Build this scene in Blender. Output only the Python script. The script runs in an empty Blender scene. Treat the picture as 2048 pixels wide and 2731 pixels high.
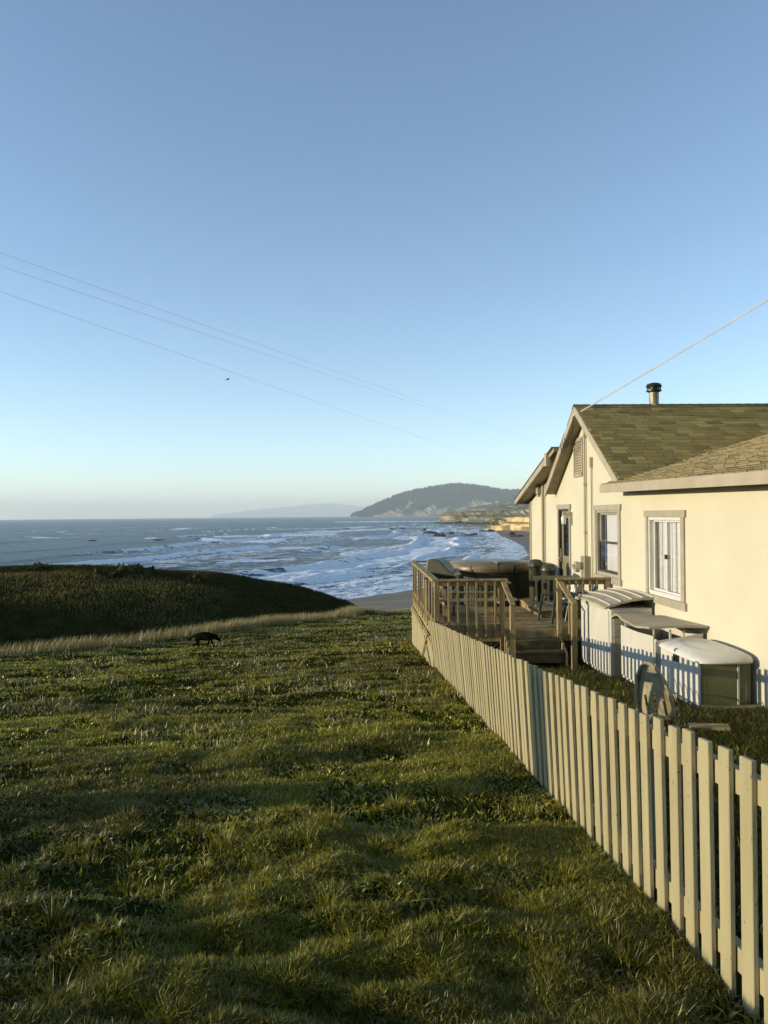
import bpy, bmesh, math, random
import numpy as np
from mathutils import Vector, Matrix, Euler
random.seed(7); rng = np.random.default_rng(11)
S = bpy.context.scene
R = math.radians

# ------------------------------------------------------------------ camera
cam = bpy.data.cameras.new('camera'); co = bpy.data.objects.new('camera', cam); S.collection.objects.link(co)
cam.sensor_fit = 'VERTICAL'; cam.sensor_height = 36.0; cam.lens = 36.0*2050/2731
cam.clip_start = 0.05; cam.clip_end = 90000
co.matrix_world = Matrix.Rotation(R(90+0.24), 4, 'X') @ Matrix.Rotation(R(-0.54), 4, 'Z')
S.camera = co
# ------------------------------------------------------------------ sky and sun
SUN_EL, SUN_AZ = R(7.4), R(-98.5)           # azimuth measured from +Y towards +X
sunv = Vector((math.sin(SUN_AZ)*math.cos(SUN_EL), math.cos(SUN_AZ)*math.cos(SUN_EL), math.sin(SUN_EL)))
w = bpy.data.worlds.new('World'); S.world = w; w.use_nodes = True
nt = w.node_tree; bg = nt.nodes['Background']
sky = nt.nodes.new('ShaderNodeTexSky'); sky.sky_type = 'NISHITA'; sky.sun_disc = False
sky.sun_elevation = R(13); sky.sun_rotation = SUN_AZ; sky.altitude = 20
sky.air_density = 0.8; sky.dust_density = 0.0; sky.ozone_density = 2.0
tint = nt.nodes.new('ShaderNodeMix'); tint.data_type = 'RGBA'; tint.blend_type = 'MULTIPLY'; tint.inputs[0].default_value = 1
tint.inputs[7].default_value = (1.37, 1.33, 1.25, 1)
nt.links.new(sky.outputs[0], tint.inputs[6]); nt.links.new(tint.outputs[2], bg.inputs['Color']); bg.inputs['Strength'].default_value = 0.15
sl = bpy.data.lights.new('sun', 'SUN'); so = bpy.data.objects.new('sun', sl); S.collection.objects.link(so)
sl.energy = 4.5; sl.angle = R(0.5); sl.color = (1.0, 0.86, 0.60)
so.rotation_euler = sunv.to_track_quat('Z', 'Y').to_euler()
S.view_settings.view_transform = 'Standard'; S.view_settings.look = 'None'
S.view_settings.exposure = 0.38; S.view_settings.gamma = 1.0
S.cycles.volume_bounces = 2; S.cycles.max_bounces = 8

# ------------------------------------------------------------------ helpers
def link(o): S.collection.objects.link(o); return o
def tag(o, label=None, cat=None, group=None, kind=None):
    if label: o['label'] = label
    if cat: o['category'] = cat
    if group: o['group'] = group
    if kind: o['kind'] = kind
    return o
def empty(name, loc=(0,0,0), rz=0, label=None, cat=None, group=None):
    o = bpy.data.objects.new(name, None); link(o); o.empty_display_size = .2
    o.location = loc; o.rotation_euler = (0,0,rz)
    return tag(o, label, cat, group)
def hash2(ix, iy, s):
    h = (ix.astype(np.int64)*374761393 + iy.astype(np.int64)*668265263 + s*974634777) & 0xffffffff
    h = ((h ^ (h >> 13))*1274126177) & 0xffffffff
    h = (h ^ (h >> 16)) & 0xffffffff
    return h/4294967295.0
def vnoise(x, y, s=0):
    x = np.asarray(x, float); y = np.asarray(y, float)
    ix = np.floor(x); iy = np.floor(y); fx = x-ix; fy = y-iy
    fx = fx*fx*fx*(fx*(fx*6-15)+10); fy = fy*fy*fy*(fy*(fy*6-15)+10)
    a = hash2(ix,iy,s); b = hash2(ix+1,iy,s); c = hash2(ix,iy+1,s); d = hash2(ix+1,iy+1,s)
    return (a*(1-fx)+b*fx)*(1-fy) + (c*(1-fx)+d*fx)*fy
def fbm(x, y, s=0, o=4, g=.5):
    v = 0; a = 1; t = 0
    for k in range(o):
        v = v + a*vnoise(x*2**k+17.3*k, y*2**k-9.1*k, s+k); t += a; a *= g
    return v/t
def sstep(a, b, x):
    t = np.clip((np.asarray(x, float)-a)/(b-a), 0, 1); return t*t*(3-2*t)

# ---- materials
def nodes(m):
    m.use_nodes = True; n = m.node_tree; return n, n.nodes['Principled BSDF']
def mat(name, c1, c2=None, scale=8, rough=.8, bump=.0, metal=0, stretch=(1,1,1), detail=5, spec=.3, bscale=None, lo=.35, hi=.65, coat=0, space='Object'):
    m = bpy.data.materials.new(name); n, p = nodes(m)
    p.inputs['Roughness'].default_value = rough; p.inputs['Metallic'].default_value = metal
    p.inputs['Specular IOR Level'].default_value = spec
    if coat: p.inputs['Coat Weight'].default_value = coat
    c2 = c2 or tuple(x*.8 for x in c1)
    tc = n.nodes.new('ShaderNodeTexCoord'); mp = n.nodes.new('ShaderNodeMapping'); mp.inputs['Scale'].default_value = stretch
    if space == 'World':
        g = n.nodes.new('ShaderNodeNewGeometry'); n.links.new(g.outputs['Position'], mp.inputs[0])
    else: n.links.new(tc.outputs['Object'], mp.inputs[0])
    no = n.nodes.new('ShaderNodeTexNoise'); no.inputs['Scale'].default_value = scale; no.inputs['Detail'].default_value = detail
    n.links.new(mp.outputs[0], no.inputs['Vector'])
    cr = n.nodes.new('ShaderNodeValToRGB'); cr.color_ramp.elements[0].position = lo; cr.color_ramp.elements[1].position = hi
    cr.color_ramp.elements[0].color = (*c2,1); cr.color_ramp.elements[1].color = (*c1,1)
    n.links.new(no.outputs[0], cr.inputs[0]); n.links.new(cr.outputs[0], p.inputs['Base Color'])
    if bump:
        n2 = n.nodes.new('ShaderNodeTexNoise'); n2.inputs['Scale'].default_value = bscale or scale*4; n2.inputs['Detail'].default_value = 6
        n.links.new(mp.outputs[0], n2.inputs['Vector'])
        b = n.nodes.new('ShaderNodeBump'); b.inputs['Strength'].default_value = bump; b.inputs['Distance'].default_value = .01
        n.links.new(n2.outputs[0], b.inputs['Height']); n.links.new(b.outputs[0], p.inputs['Normal'])
    return m
def attr_mat(name, rough=.8, spec=.2, transl=0.0, bump=0, bscale=30, noise=0):
    m = bpy.data.materials.new(name); n, p = nodes(m)
    a = n.nodes.new('ShaderNodeAttribute'); a.attribute_name = 'Col'
    src = a.outputs['Color']
    if noise:
        g = n.nodes.new('ShaderNodeNewGeometry'); no = n.nodes.new('ShaderNodeTexNoise'); no.inputs['Scale'].default_value = noise; no.inputs['Detail'].default_value = 6
        n.links.new(g.outputs['Position'], no.inputs['Vector'])
        mr = n.nodes.new('ShaderNodeMapRange'); mr.inputs[1].default_value=.3; mr.inputs[2].default_value=.7; mr.inputs[3].default_value=.6; mr.inputs[4].default_value=1.4
        n.links.new(no.outputs[0], mr.inputs[0])
        mx = n.nodes.new('ShaderNodeMix'); mx.data_type='RGBA'; mx.blend_type='MULTIPLY'; mx.inputs[0].default_value=1
        n.links.new(src, mx.inputs[6]); n.links.new(mr.outputs[0], mx.inputs[7]); src = mx.outputs[2]
    n.links.new(src, p.inputs['Base Color']); p.inputs['Roughness'].default_value = rough; p.inputs['Specular IOR Level'].default_value = spec
    if bump:
        tc = n.nodes.new('ShaderNodeNewGeometry'); n2 = n.nodes.new('ShaderNodeTexNoise'); n2.inputs['Scale'].default_value = bscale; n2.inputs['Detail'].default_value = 6
        n.links.new(tc.outputs['Position'], n2.inputs['Vector'])
        b = n.nodes.new('ShaderNodeBump'); b.inputs['Strength'].default_value = bump; b.inputs['Distance'].default_value = .02
        n.links.new(n2.outputs[0], b.inputs['Height']); n.links.new(b.outputs[0], p.inputs['Normal'])
    if transl:
        t = n.nodes.new('ShaderNodeBsdfTranslucent'); n.links.new(src, t.inputs[0])
        mx = n.nodes.new('ShaderNodeMixShader'); mx.inputs[0].default_value = transl
        n.links.new(p.outputs[0], mx.inputs[1]); n.links.new(t.outputs[0], mx.inputs[2])
        n.links.new(mx.outputs[0], n.nodes['Material Output'].inputs[0])
    return m

M = {}
M['stucco'] = mat('stucco', (.54,.50,.375), (.51,.47,.35), scale=1.2, rough=.9, bump=.35, bscale=60)
M['trim'] = mat('trim_paint', (.35,.31,.235), (.29,.255,.19), scale=5, rough=.6, bump=.1)
M['fascia'] = mat('fascia_paint', (.38,.32,.235), (.33,.28,.20), scale=3, rough=.6, bump=.1)
M['soffit'] = mat('soffit_paint', (.34,.29,.20), (.26,.22,.15), scale=6, rough=.8)
M['white'] = mat('white_vinyl', (.60,.58,.53), (.55,.53,.48), scale=4, rough=.4)
M['darkframe'] = mat('dark_frame', (.05,.052,.035), (.035,.04,.025), scale=6, rough=.5)
M['doorp'] = mat('door_paint', (.22,.19,.12), (.17,.15,.09), scale=5, rough=.5)
M['doordark'] = mat('door_dark', (.05,.052,.03), (.03,.035,.02), scale=5, rough=.5)
M['pipe'] = mat('painted_pipe', (.42,.36,.25), (.36,.31,.21), scale=6, rough=.55)
M['metalgrey'] = mat('grey_metal', (.30,.27,.19), (.24,.22,.16), scale=9, rough=.45, metal=.2)
M['galv'] = mat('galvanised', (.36,.31,.20), (.20,.17,.11), scale=7, rough=.45, metal=.4)
M['black'] = mat('black_metal', (.02,.022,.016), (.012,.014,.01), scale=9, rough=.35, spec=.5)
M['fence'] = mat('fence_paint', (.345,.295,.165), (.265,.225,.12), scale=6, rough=.75, bump=.25, stretch=(1,1,.18), bscale=40, lo=.25, hi=.6)
def speckle(m, sc=55, th=.70):
    n = m.node_tree; p = n.nodes['Principled BSDF']; src = p.inputs['Base Color'].links[0].from_socket
    g = n.nodes.new('ShaderNodeNewGeometry'); no = n.nodes.new('ShaderNodeTexNoise'); no.inputs['Scale'].default_value = sc; no.inputs['Detail'].default_value = 2
    n.links.new(g.outputs['Position'], no.inputs['Vector']); mr = n.nodes.new('ShaderNodeMapRange'); mr.inputs[1].default_value = th; mr.inputs[2].default_value = th+.04; mr.inputs[3].default_value = 1; mr.inputs[4].default_value = .35
    n.links.new(no.outputs[0], mr.inputs[0]); mx = n.nodes.new('ShaderNodeMix'); mx.data_type='RGBA'; mx.blend_type='MULTIPLY'; mx.inputs[0].default_value = 1
    n.links.new(src, mx.inputs[6]); n.links.new(mr.outputs[0], mx.inputs[7]); n.links.new(mx.outputs[2], p.inputs['Base Color'])
speckle(M['fence'])
M['fencepost'] = mat('fence_post_wood', (.30,.27,.17), (.22,.20,.13), scale=6, rough=.85, bump=.4, stretch=(1,1,.15), bscale=40)
M['wood'] = mat('weathered_wood', (.36,.275,.13), (.20,.15,.065), scale=9, rough=.85, bump=.5, stretch=(1,1,.25), bscale=50)
M['wood2'] = mat('weathered_rail', (.38,.29,.14), (.21,.155,.065), scale=7, rough=.85, bump=.5, stretch=(1,1,1), bscale=60)
M['stepwood'] = mat('shaded_step', (.15,.115,.055), (.09,.07,.03), scale=8, rough=.85, bump=.4)  # step wood darkened to stand for the fence's shadow
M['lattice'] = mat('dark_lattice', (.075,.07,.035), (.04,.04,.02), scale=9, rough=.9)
M['resin'] = mat('resin_panel', (.55,.52,.44), (.50,.475,.40), scale=3, rough=.45, bump=.05)
M['resinlid'] = mat('resin_lid', (.36,.315,.22), (.29,.25,.175), scale=4, rough=.5, bump=.08)
M['resinwhite'] = mat('resin_white_lid', (.62,.60,.54), (.54,.52,.45), scale=3, rough=.32, bump=.05)
M['resingrey'] = mat('resin_side', (.17,.165,.08), (.12,.12,.06), scale=3, rough=.3, spec=.5)
M['cover'] = mat('spa_cover', (.20,.165,.10), (.13,.11,.065), scale=5, rough=.35, bump=.15, bscale=12)
M['tub'] = mat('spa_cabinet', (.055,.05,.028), (.03,.03,.018), scale=20, rough=.6, stretch=(1,1,.1))
M['can'] = mat('green_plastic', (.055,.055,.025), (.035,.038,.02), scale=6, rough=.35, spec=.5)
M['chair'] = mat('chair_resin', (.05,.07,.07), (.04,.055,.055), scale=5, rough=.3, spec=.6)
M['oldresin'] = mat('stained_resin', (.30,.25,.14), (.11,.09,.045), scale=9, rough=.6, bump=.2, lo=.3, hi=.55)
M['fur'] = mat('black_fur', (.007,.007,.005), (.004,.004,.003), scale=30, rough=.95, spec=.03, bump=.6, bscale=80)
M['bird'] = mat('bird_feather', (.14,.13,.10), (.05,.05,.04), scale=3, rough=.8)
M['wire'] = mat('wire', (.34,.36,.38), (.28,.30,.32), scale=3, rough=.5)
M['cablew'] = mat('cable_pale', (.62,.58,.50), (.5,.47,.4), scale=3, rough=.5)
M['curtain'] = mat('curtain_cloth', (.80,.78,.76), (.70,.68,.66), scale=6, rough=.9, stretch=(1,4,.4))
M['blind'] = mat('blind_vinyl', (.62,.55,.40), (.55,.48,.34), scale=5, rough=.7)
M['rock'] = mat('sea_rock', (.07,.065,.045), (.03,.03,.02), scale=.6, rough=.9, bump=.8)
M['dark'] = mat('dark_interior', (.02,.02,.015), (.015,.015,.01), scale=3, rough=.9)
M['slab'] = mat('board_slab', (.30,.25,.12), (.20,.165,.08), scale=6, rough=.85, bump=.3)
def glass_mat(name, tint=(.97,.97,.97), refl=.35):
    m = bpy.data.materials.new(name); m.use_nodes = True; n = m.node_tree; n.nodes.clear()
    o = n.nodes.new('ShaderNodeOutputMaterial'); t = n.nodes.new('ShaderNodeBsdfTransparent'); t.inputs[0].default_value = (*tint,1)
    g = n.nodes.new('ShaderNodeBsdfGlossy'); g.inputs['Roughness'].default_value = .02
    f0 = n.nodes.new('ShaderNodeLayerWeight'); f0.inputs[0].default_value = .5; f = n.nodes.new('ShaderNodeMath'); f.operation='POWER'; f.inputs[1].default_value = 5; n.links.new(f0.outputs['Facing'], f.inputs[0])
    a = n.nodes.new('ShaderNodeMath'); a.operation = 'ADD'; a.inputs[1].default_value = refl; a.use_clamp = True
    x = n.nodes.new('ShaderNodeMixShader'); n.links.new(f.outputs[0], a.inputs[0]); n.links.new(a.outputs[0], x.inputs[0])
    n.links.new(t.outputs[0], x.inputs[1]); n.links.new(g.outputs[0], x.inputs[2]); n.links.new(x.outputs[0], o.inputs[0])
    return m
M['glass'] = glass_mat('window_glass', refl=.05)
M['glassc'] = glass_mat('door_glass', tint=(.3,.32,.28), refl=.05)

# ---- mesh builder
class MB:
    def __init__(s): s.v = []; s.f = []; s.c = []; s.cur = None
    def add(s, vs, fs):
        b = len(s.v); s.v += [tuple(v) for v in vs]; s.f += [tuple(i+b for i in f) for f in fs]
        s.c += [s.cur or (1,1,1)]*len(vs); return s
    def box(s, x0, x1, y0, y1, z0, z1):
        return s.add([(x0,y0,z0),(x1,y0,z0),(x1,y1,z0),(x0,y1,z0),(x0,y0,z1),(x1,y0,z1),(x1,y1,z1),(x0,y1,z1)],
                     [(0,3,2,1),(4,5,6,7),(0,1,5,4),(1,2,6,5),(2,3,7,6),(3,0,4,7)])
    def beam(s, p, q, w, h, up=(0,0,1)):
        p = Vector(p); q = Vector(q); d = (q-p).normalized(); up = Vector(up)
        sd = d.cross(up)
        if sd.length < 1e-4: sd = d.cross(Vector((0,1,0)))
        sd.normalize(); u = sd.cross(d)
        vs = []
        for e in (p, q):
            for a, b in ((-1,-1),(1,-1),(1,1),(-1,1)): vs.append(e+sd*(a*w/2)+u*(b*h/2))
        return s.add(vs, [(0,1,2,3),(7,6,5,4),(0,4,5,1),(1,5,6,2),(2,6,7,3),(3,7,4,0)])
    def tube(s, pts, r, n=8, cap=True):
        pts = [Vector(p) for p in pts]; rs = r if isinstance(r, (list,tuple)) else [r]*len(pts)
        vs = []; fs = []; ref = Vector((0,0,1))
        for i, p in enumerate(pts):
            d = (pts[min(i+1,len(pts)-1)]-pts[max(i-1,0)]).normalized()
            if abs(d.dot(ref)) > .95: ref = Vector((1,0,0)) if abs(d.x) < .9 else Vector((0,1,0))
            a = d.cross(ref).normalized(); b = d.cross(a).normalized(); ref = -(d.cross(a).cross(d)) if False else ref
            for k in range(n):
                t = 2*math.pi*k/n; vs.append(p+(a*math.cos(t)+b*math.sin(t))*rs[i])
        for i in range(len(pts)-1):
            for k in range(n):
                k2 = (k+1) % n; fs.append((i*n+k, i*n+k2, (i+1)*n+k2, (i+1)*n+k))
        if cap: fs.append(tuple(range(n))[::-1]); fs.append(tuple((len(pts)-1)*n+k for k in range(n)))
        return s.add(vs, fs)
    def lathe(s, prof, c=(0,0,0), n=24, sx=1, sy=1):
        vs = []; fs = []
        for r, z in prof:
            for k in range(n):
                t = 2*math.pi*k/n; vs.append((c[0]+sx*r*math.cos(t), c[1]+sy*r*math.sin(t), c[2]+z))
        m = len(prof)
        for i in range(m-1):
            for k in range(n):
                k2 = (k+1) % n; fs.append((i*n+k, i*n+k2, (i+1)*n+k2, (i+1)*n+k))
        fs.append(tuple(range(n))[::-1]); fs.append(tuple((m-1)*n+k for k in range(n)))
        return s.add(vs, fs)
    def prism(s, poly, axis, a, b):
        """poly of 2D points extruded along axis from a to b; axis 'x': poly=(y,z); 'y': poly=(x,z); 'z': poly=(x,y)"""
        def P(t, q): return {'x':(t,q[0],q[1]),'y':(q[0],t,q[1]),'z':(q[0],q[1],t)}[axis]
        n = len(poly); vs = [P(a,q) for q in poly]+[P(b,q) for q in poly]
        fs = [tuple(range(n)), tuple(range(2*n-1,n-1,-1))]+[(i,n+i,n+(i+1)%n,(i+1)%n) for i in range(n)]
        return s.add(vs, fs)
    def build(s, name, m, parent=None, smooth=False, bevel=0, col=False, fix=True, seg=1):
        me = bpy.data.meshes.new(name); me.from_pydata(s.v, [], s.f); me.update()
        if fix:
            bm = bmesh.new(); bm.from_mesh(me); bmesh.ops.recalc_face_normals(bm, faces=bm.faces); bm.to_mesh(me); bm.free()
        if col:
            ca = me.color_attributes.new('Col', 'FLOAT_COLOR', 'POINT')
            ca.data.foreach_set('color', np.array([(*c,1) for c in s.c], np.float32).ravel())
        me.materials.append(m)
        o = bpy.data.objects.new(name, me); link(o)
        if parent: o.parent = parent
        if smooth: me.shade_smooth() if hasattr(me,'shade_smooth') else [setattr(p,'use_smooth',True) for p in me.polygons]
        if bevel:
            md = o.modifiers.new('bevel','BEVEL'); md.width = bevel; md.segments = seg; md.limit_method = 'ANGLE'
        return o
def np_mesh(name, V, F, m, col=None, parent=None, smooth=False):
    """V (n,3) array, F (m,k) array of equal-sided faces"""
    me = bpy.data.meshes.new(name); n, k = F.shape
    me.vertices.add(len(V)); me.vertices.foreach_set('co', np.asarray(V, np.float32).ravel())
    me.loops.add(n*k); me.loops.foreach_set('vertex_index', F.astype(np.int32).ravel())
    me.polygons.add(n); me.polygons.foreach_set('loop_start', np.arange(0,n*k,k,dtype=np.int32))
    try: me.polygons.foreach_set('loop_total', np.full(n,k,np.int32))
    except Exception: pass
    me.update(calc_edges=True)
    if col is not None:
        ca = me.color_attributes.new('Col','FLOAT_COLOR','POINT')
        ca.data.foreach_set('color', np.concatenate([col, np.ones((len(col),1))],1).astype(np.float32).ravel())
    me.materials.append(m)
    o = bpy.data.objects.new(name, me); link(o)
    if parent: o.parent = parent
    if smooth: me.polygons.foreach_set('use_smooth', np.ones(n, bool))
    return o

# ------------------------------------------------------------------ terrain
SEA = -20.0
shY = np.array([-400, 60, 130, 179, 187, 195, 205, 250, 373, 480, 586, 700, 976, 1300, 2900, 6000])
shX = np.array([-400,-120,-60,-12, -6, .6, 7.4, 33, 70, 86, 97, 106, 140, 190, 420, 900])
def shore(Y): return np.interp(Y, shY, shX)
edgeX = np.array([-40,-14,-8.9,-6.8,-5.2,-2.4,1.6, 8, 40]); edgeY = np.array([12,15.5,18.2,23,32,42,50,56,60])
def ground_z(X, Y, fine=True):
    X = np.asarray(X, float); Y = np.asarray(Y, float)
    lawn = -1.50-.094*Y
    lawn = np.where(Y < 0, -1.5-.05*Y*0.4, lawn)
    if fine:
        near = sstep(-14,-9,X)*(1-sstep(60,80,Y))
        bump = (fbm(X*.4+3, Y*.9, 3, 3)-.5)*.09 + (fbm(X*1.9, Y*3.1, 9, 3)-.5)*(.10+.10*sstep(6.5,3.4,Y)) + (fbm(X*4.2, Y*4.8, 15, 2)-.5)*(.03+.06*sstep(6,3.6,Y))
        amp = (1 - .75*sstep(.2,.9,X))*(1-.6*np.exp(-((Y-5.72-.12*X)/.55)**2))
        lawn = lawn + bump*amp
    e = np.interp(X, edgeX, edgeY)
    over = np.clip(Y-e, 0, None)
    gully = lawn - 1.0*(over**1.25)*.32
    gully = np.maximum(gully, -9.5-.05*(Y-40))
    # hill on the left
    crest = np.interp(X, [-90,-45,-27.5,-20.8,-13.3,-7.6,-3.2,0,6,16], [-2.6,-3.3,-3.75,-3.87,-4.55,-5.5,-6.9,-8.4,-12.5,-17])
    yc = 55+.1*(X+15)
    d = Y-yc
    hill = crest - np.where(d<0, .0, 1)*(.0035*d*d) - np.where(d<0, 1, 0)*(.010*d*d/(1+.02*np.abs(d)))*np.clip(1+(X+27)/9,.7,5)
    shade_knoll = -2.35 - ((Y-41)/13)**4*3 - ((X+46)/9)**4*2  # rise added out of view at left to shade the hill's flank
    hill = np.maximum(hill, np.where(X < -30, shade_knoll, -99))
    if fine: hill = hill + (fbm(X*.22, Y*.22, 21, 4)-.5)*.55*sstep(-3,3,-X)
    land = np.maximum(gully, hill)
    # blend lawn side stays lawn
    land = np.where(over <= 0, lawn, land)
    dshore = (X - shore(Y))
    beach = SEA + np.clip(dshore,-400,60)*.045 + np.clip(dshore-60,0,None)*.02
    t = sstep(62, 92, Y+0.25*np.clip(X,-40,20))
    z = land*(1-t) + np.minimum(beach, np.where(Y>92, 400, land))*t
    return z
def axis(parts):
    out = []
    for a, b, st in parts: out.append(np.arange(a, b, st))
    return np.concatenate(out+[[parts[-1][1]]])
xs = axis([(-420,-60,24),(-60,-14,1.2),(-14,1.2,.11),(1.2,5,.3),(5,20,1.5),(20,120,5),(120,900,60)])
ys = axis([(-60,-4,4),(-4,2,.3),(2,12,.10),(12,26,.16),(26,60,.5),(60,120,1.5),(120,260,5),(260,1300,26)])
GX, GY = np.meshgrid(xs, ys); GZ = ground_z(GX, GY)
nx, ny = len(xs), len(ys)
V = np.stack([GX.ravel(), GY.ravel(), GZ.ravel()], 1)
I, J = np.meshgrid(np.arange(nx-1), np.arange(ny-1)); I = I.ravel(); J = J.ravel()
F = np.stack([J*nx+I, J*nx+I+1, (J+1)*nx+I+1, (J+1)*nx+I], 1)
cy = V[F].mean(1)
isbeach = (cy[:,2] < -15.5) & (cy[:,1] > 70) | (cy[:,1] > 130)
ishill = (~isbeach) & (cy[:,1] > np.interp(cy[:,0], edgeX, edgeY)+.5) & (cy[:,1] > 12)
isgr = ~(isbeach | ishill)
def sub(name, mask, m, kind='structure'):
    f = F[mask]; u, inv = np.unique(f, return_inverse=True)
    o = np_mesh(name, V[u], inv.reshape(f.shape), m, smooth=True); tag(o, kind=kind); return o
M['soil'] = mat('turf_soil', (.040,.046,.009), (.014,.018,.004), scale=3, spec=0, rough=1, bump=.8, bscale=25, space='World')
M['hillm'] = mat('hill_turf', (.035,.035,.008), (.012,.015,.003), scale=.9, spec=0, rough=1, bump=1.0, bscale=9, space='World')
M['sand'] = mat('sand', (.27,.20,.125), (.19,.145,.09), scale=.08, rough=.8, stretch=(1,3,1), space='World')
sub('ground', isgr, M['soil']); sub('hillside', ishill, M['hillm']); sub('beach', isbeach, M['sand'])

# ------------------------------------------------------------------ sea
def make_sea():
    # rows spaced evenly in angle below the horizon; fan-shaped grid in world space
    ang = np.concatenate([np.linspace(.00125,.02,70), np.linspace(.0202,.125,430)])
    Y = (-SEA)/ang; 
    tu = np.concatenate([np.linspace(-3.0,-.62,60), np.linspace(-.615,.30,640), np.linspace(.31,1.2,40)])
    A, T = np.meshgrid(Y, tu, indexing='ij'); X = T*A; Yg = A
    # offshore distance
    sy = np.linspace(60, 3000, 900); sx = shore(sy)
    def dist(X, Y):
        out = np.full(X.shape, 1e9)
        for k in range(0, len(sy)-1, 3):
            out = np.minimum(out, (X-sx[k])**2+(Y-sy[k])**2)
        d = np.sqrt(out); return np.where(X > shore(Y), -d, d)
    D = dist(X, Yg)
    # along-shore coordinate
    al = .45*X + .9*Yg
    def rot(a, X, Y): c, s = math.cos(a), math.sin(a); return X*c+Y*s, -X*s+Y*c
    q1, q2 = rot(R(38), X, Yg)       # q1 along the crests, q2 across
    warp = (fbm(q1/140, q2/120, 40, 2)-.5)*70 + (fbm(q1/30, q2/30, 44, 3)-.5)*7
    foam = np.zeros_like(X); Z = np.zeros_like(X); crest = np.zeros_like(X)
    # swells and breakers at offshore distances
    for dd, wd, hh, st, sd in ((16,7,.35,.75,1),(42,9,.9,1.0,2),(74,12,1.3,1.1,3),(120,11,1.2,.8,4),(165,12,1.2,.75,5),(225,14,1.3,.62,6),(300,18,1.3,.55,7),(400,22,1.3,.45,8),(540,26,1.3,.42,9),(720,30,1.4,.42,10),(1000,40,1.4,.35,11)):
        c = D + warp*(.5+dd/500) - dd
        on = sstep(.36,.52, fbm(q1/(90+dd*.5), q2/(90+dd*.4), 60+sd, 2) + (st-.75)*.30)
        ridge = np.exp(-(c/(wd*.28))**2)
        Z += 1.5*hh*ridge*(.35+.65*on)
        back = np.where(c < 0, np.exp(c/(wd*1.9)), np.exp(-(c/(wd*.14))**2))
        foam += st*on*back*1.25; crest += st*on*np.exp(-((c+wd*.12)/(wd*.30))**2)*sstep(.30,.5,fbm(q1/9,q2/9,300+sd,3))
    lace = fbm(q1/5.5, q2/1.8, 80, 5, .6)
    lace2 = fbm(X/26, Yg/11, 90, 4)
    zone = np.exp(-np.clip(D-60,0,None)/240.)
    foam2 = sstep(.50,.63, lace*.6+lace2*.4+zone*.10)*np.clip(zone*1.5,0,1)
    caps = sstep(.70,.76, fbm(X/30, Yg/9, 99, 3))*sstep(200,500,D)*(1-sstep(1500,3000,Yg))*.7
    swash = sstep(14, 0, np.abs(D+warp*.12-5))*.9
    f = np.clip(foam*(.10+.85*sstep(.40,.62,lace)) + crest*1.1 + foam2*.45 + caps + swash*(lace>.42), 0, 1)
    # the breakers standing off this beach: crest line, thickness, strength (bearing from the house, depression below the horizon)
    bu = 1024+2050*X/Yg; bv = 1374-.0095*(bu-1024)+2050*20/Yg
    br_ = [([600,660,760,900,1100,1180],[1566,1554,1538,1514,1484,1476],9,1.0),([760,830,960,1100],[1552,1540,1516,1494],6,.9),([990,1080,1190,1215],[1482,1473,1463,1466],11,.95),
           ([1130,1180,1230,1262],[1452,1443,1441,1446],8,1.0),([900,1010,1050,1090],[1480,1466,1459,1452],5,.8),([520,600,700,772],[1436,1441,1443,1438],4.5,1.0),([560,700,910],[1431,1429,1424],3,.7),
           ([780,900,1050],[1421,1416,1409],3,.8),([880,1000,1150,1320],[1392,1391,1390,1390],2.2,.8),([930,980,1015],[1437,1435,1434],3.5,.9),([452,485,518],[1412,1409,1407],3,1.0),([372,405,436],[1438,1435,1438],3,.9),([70,120,175],[1433,1434,1436],2,.7),
           ([1040,1120,1200],[1436,1433,1436],4,.8),([640,760,880],[1466,1462,1458],3,.5),([700,850,1000],[1412,1409,1404],2,.6),([560,700,800],[1502,1497,1490],4,.5),([900,1000,1100],[1560,1552,1543],4,.6)]
    calm = np.exp(-((bv-np.interp(bu,[600,700,840],[1520,1512,1496]))/7)**2)*sstep(580,640,bu)*(1-sstep(800,880,bu))
    foam2 = foam2*(1-.8*calm)
    pk = np.zeros_like(X)
    for (pu, pv_, th, stg) in br_:
        dv = bv-np.interp(bu, pu, pv_)+(fbm(q1/11, q2/30, 700+int(pu[0]), 3)-.5)*th*1.1
        ends = sstep(pu[0], pu[0]+25, bu)*(1-sstep(pu[-1]-25, pu[-1], bu))
        body = np.where(dv < 0, np.exp(-(dv/(th*.35))**2), np.exp(-(dv/(th*.95))**2))
        pk = np.maximum(pk, stg*ends*body*(.62+.5*sstep(.30,.55,fbm(q1/16,q2/4,740+int(pu[0]),4))))
        Z += ends*stg*.75*np.exp(-(dv/(th*.6))**2)*(Yg<1200)*(.6+.6*fbm(q1/8,q2/6,760+int(pu[0]),2))
    foam = foam*.6; crest = crest*.5
    far = 1-sstep(900, 2600, Yg)
    f = np.clip(f*(.25+.75*far)+pk*1.15,0,1)*np.where(X>shore(Yg), .6, 1)
    chop = (fbm(X/3.2, Yg/2.2, 120, 3)-.5)*.5*np.clip(1.2-Yg/900,0,1)
    Z = Z*np.clip(1.3-Yg/1600,0.1,1) + chop*sstep(0,20,D) + .25*foam2*np.clip(1.2-Yg/600,0,1)
    Z = np.where(D < 4, np.minimum(Z,.05), Z)
    Vv = np.stack([X.ravel(), Yg.ravel(), SEA+Z.ravel()], 1); n1, n2 = X.shape
    a, b = np.meshgrid(np.arange(n1-1), np.arange(n2-1), indexing='ij'); a = a.ravel(); b = b.ravel()
    Ff = np.stack([a*n2+b, (a+1)*n2+b, (a+1)*n2+b+1, a*n2+b+1], 1)[:, ::-1]
    col = np.repeat(f.ravel()[:,None], 3, 1)
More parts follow.
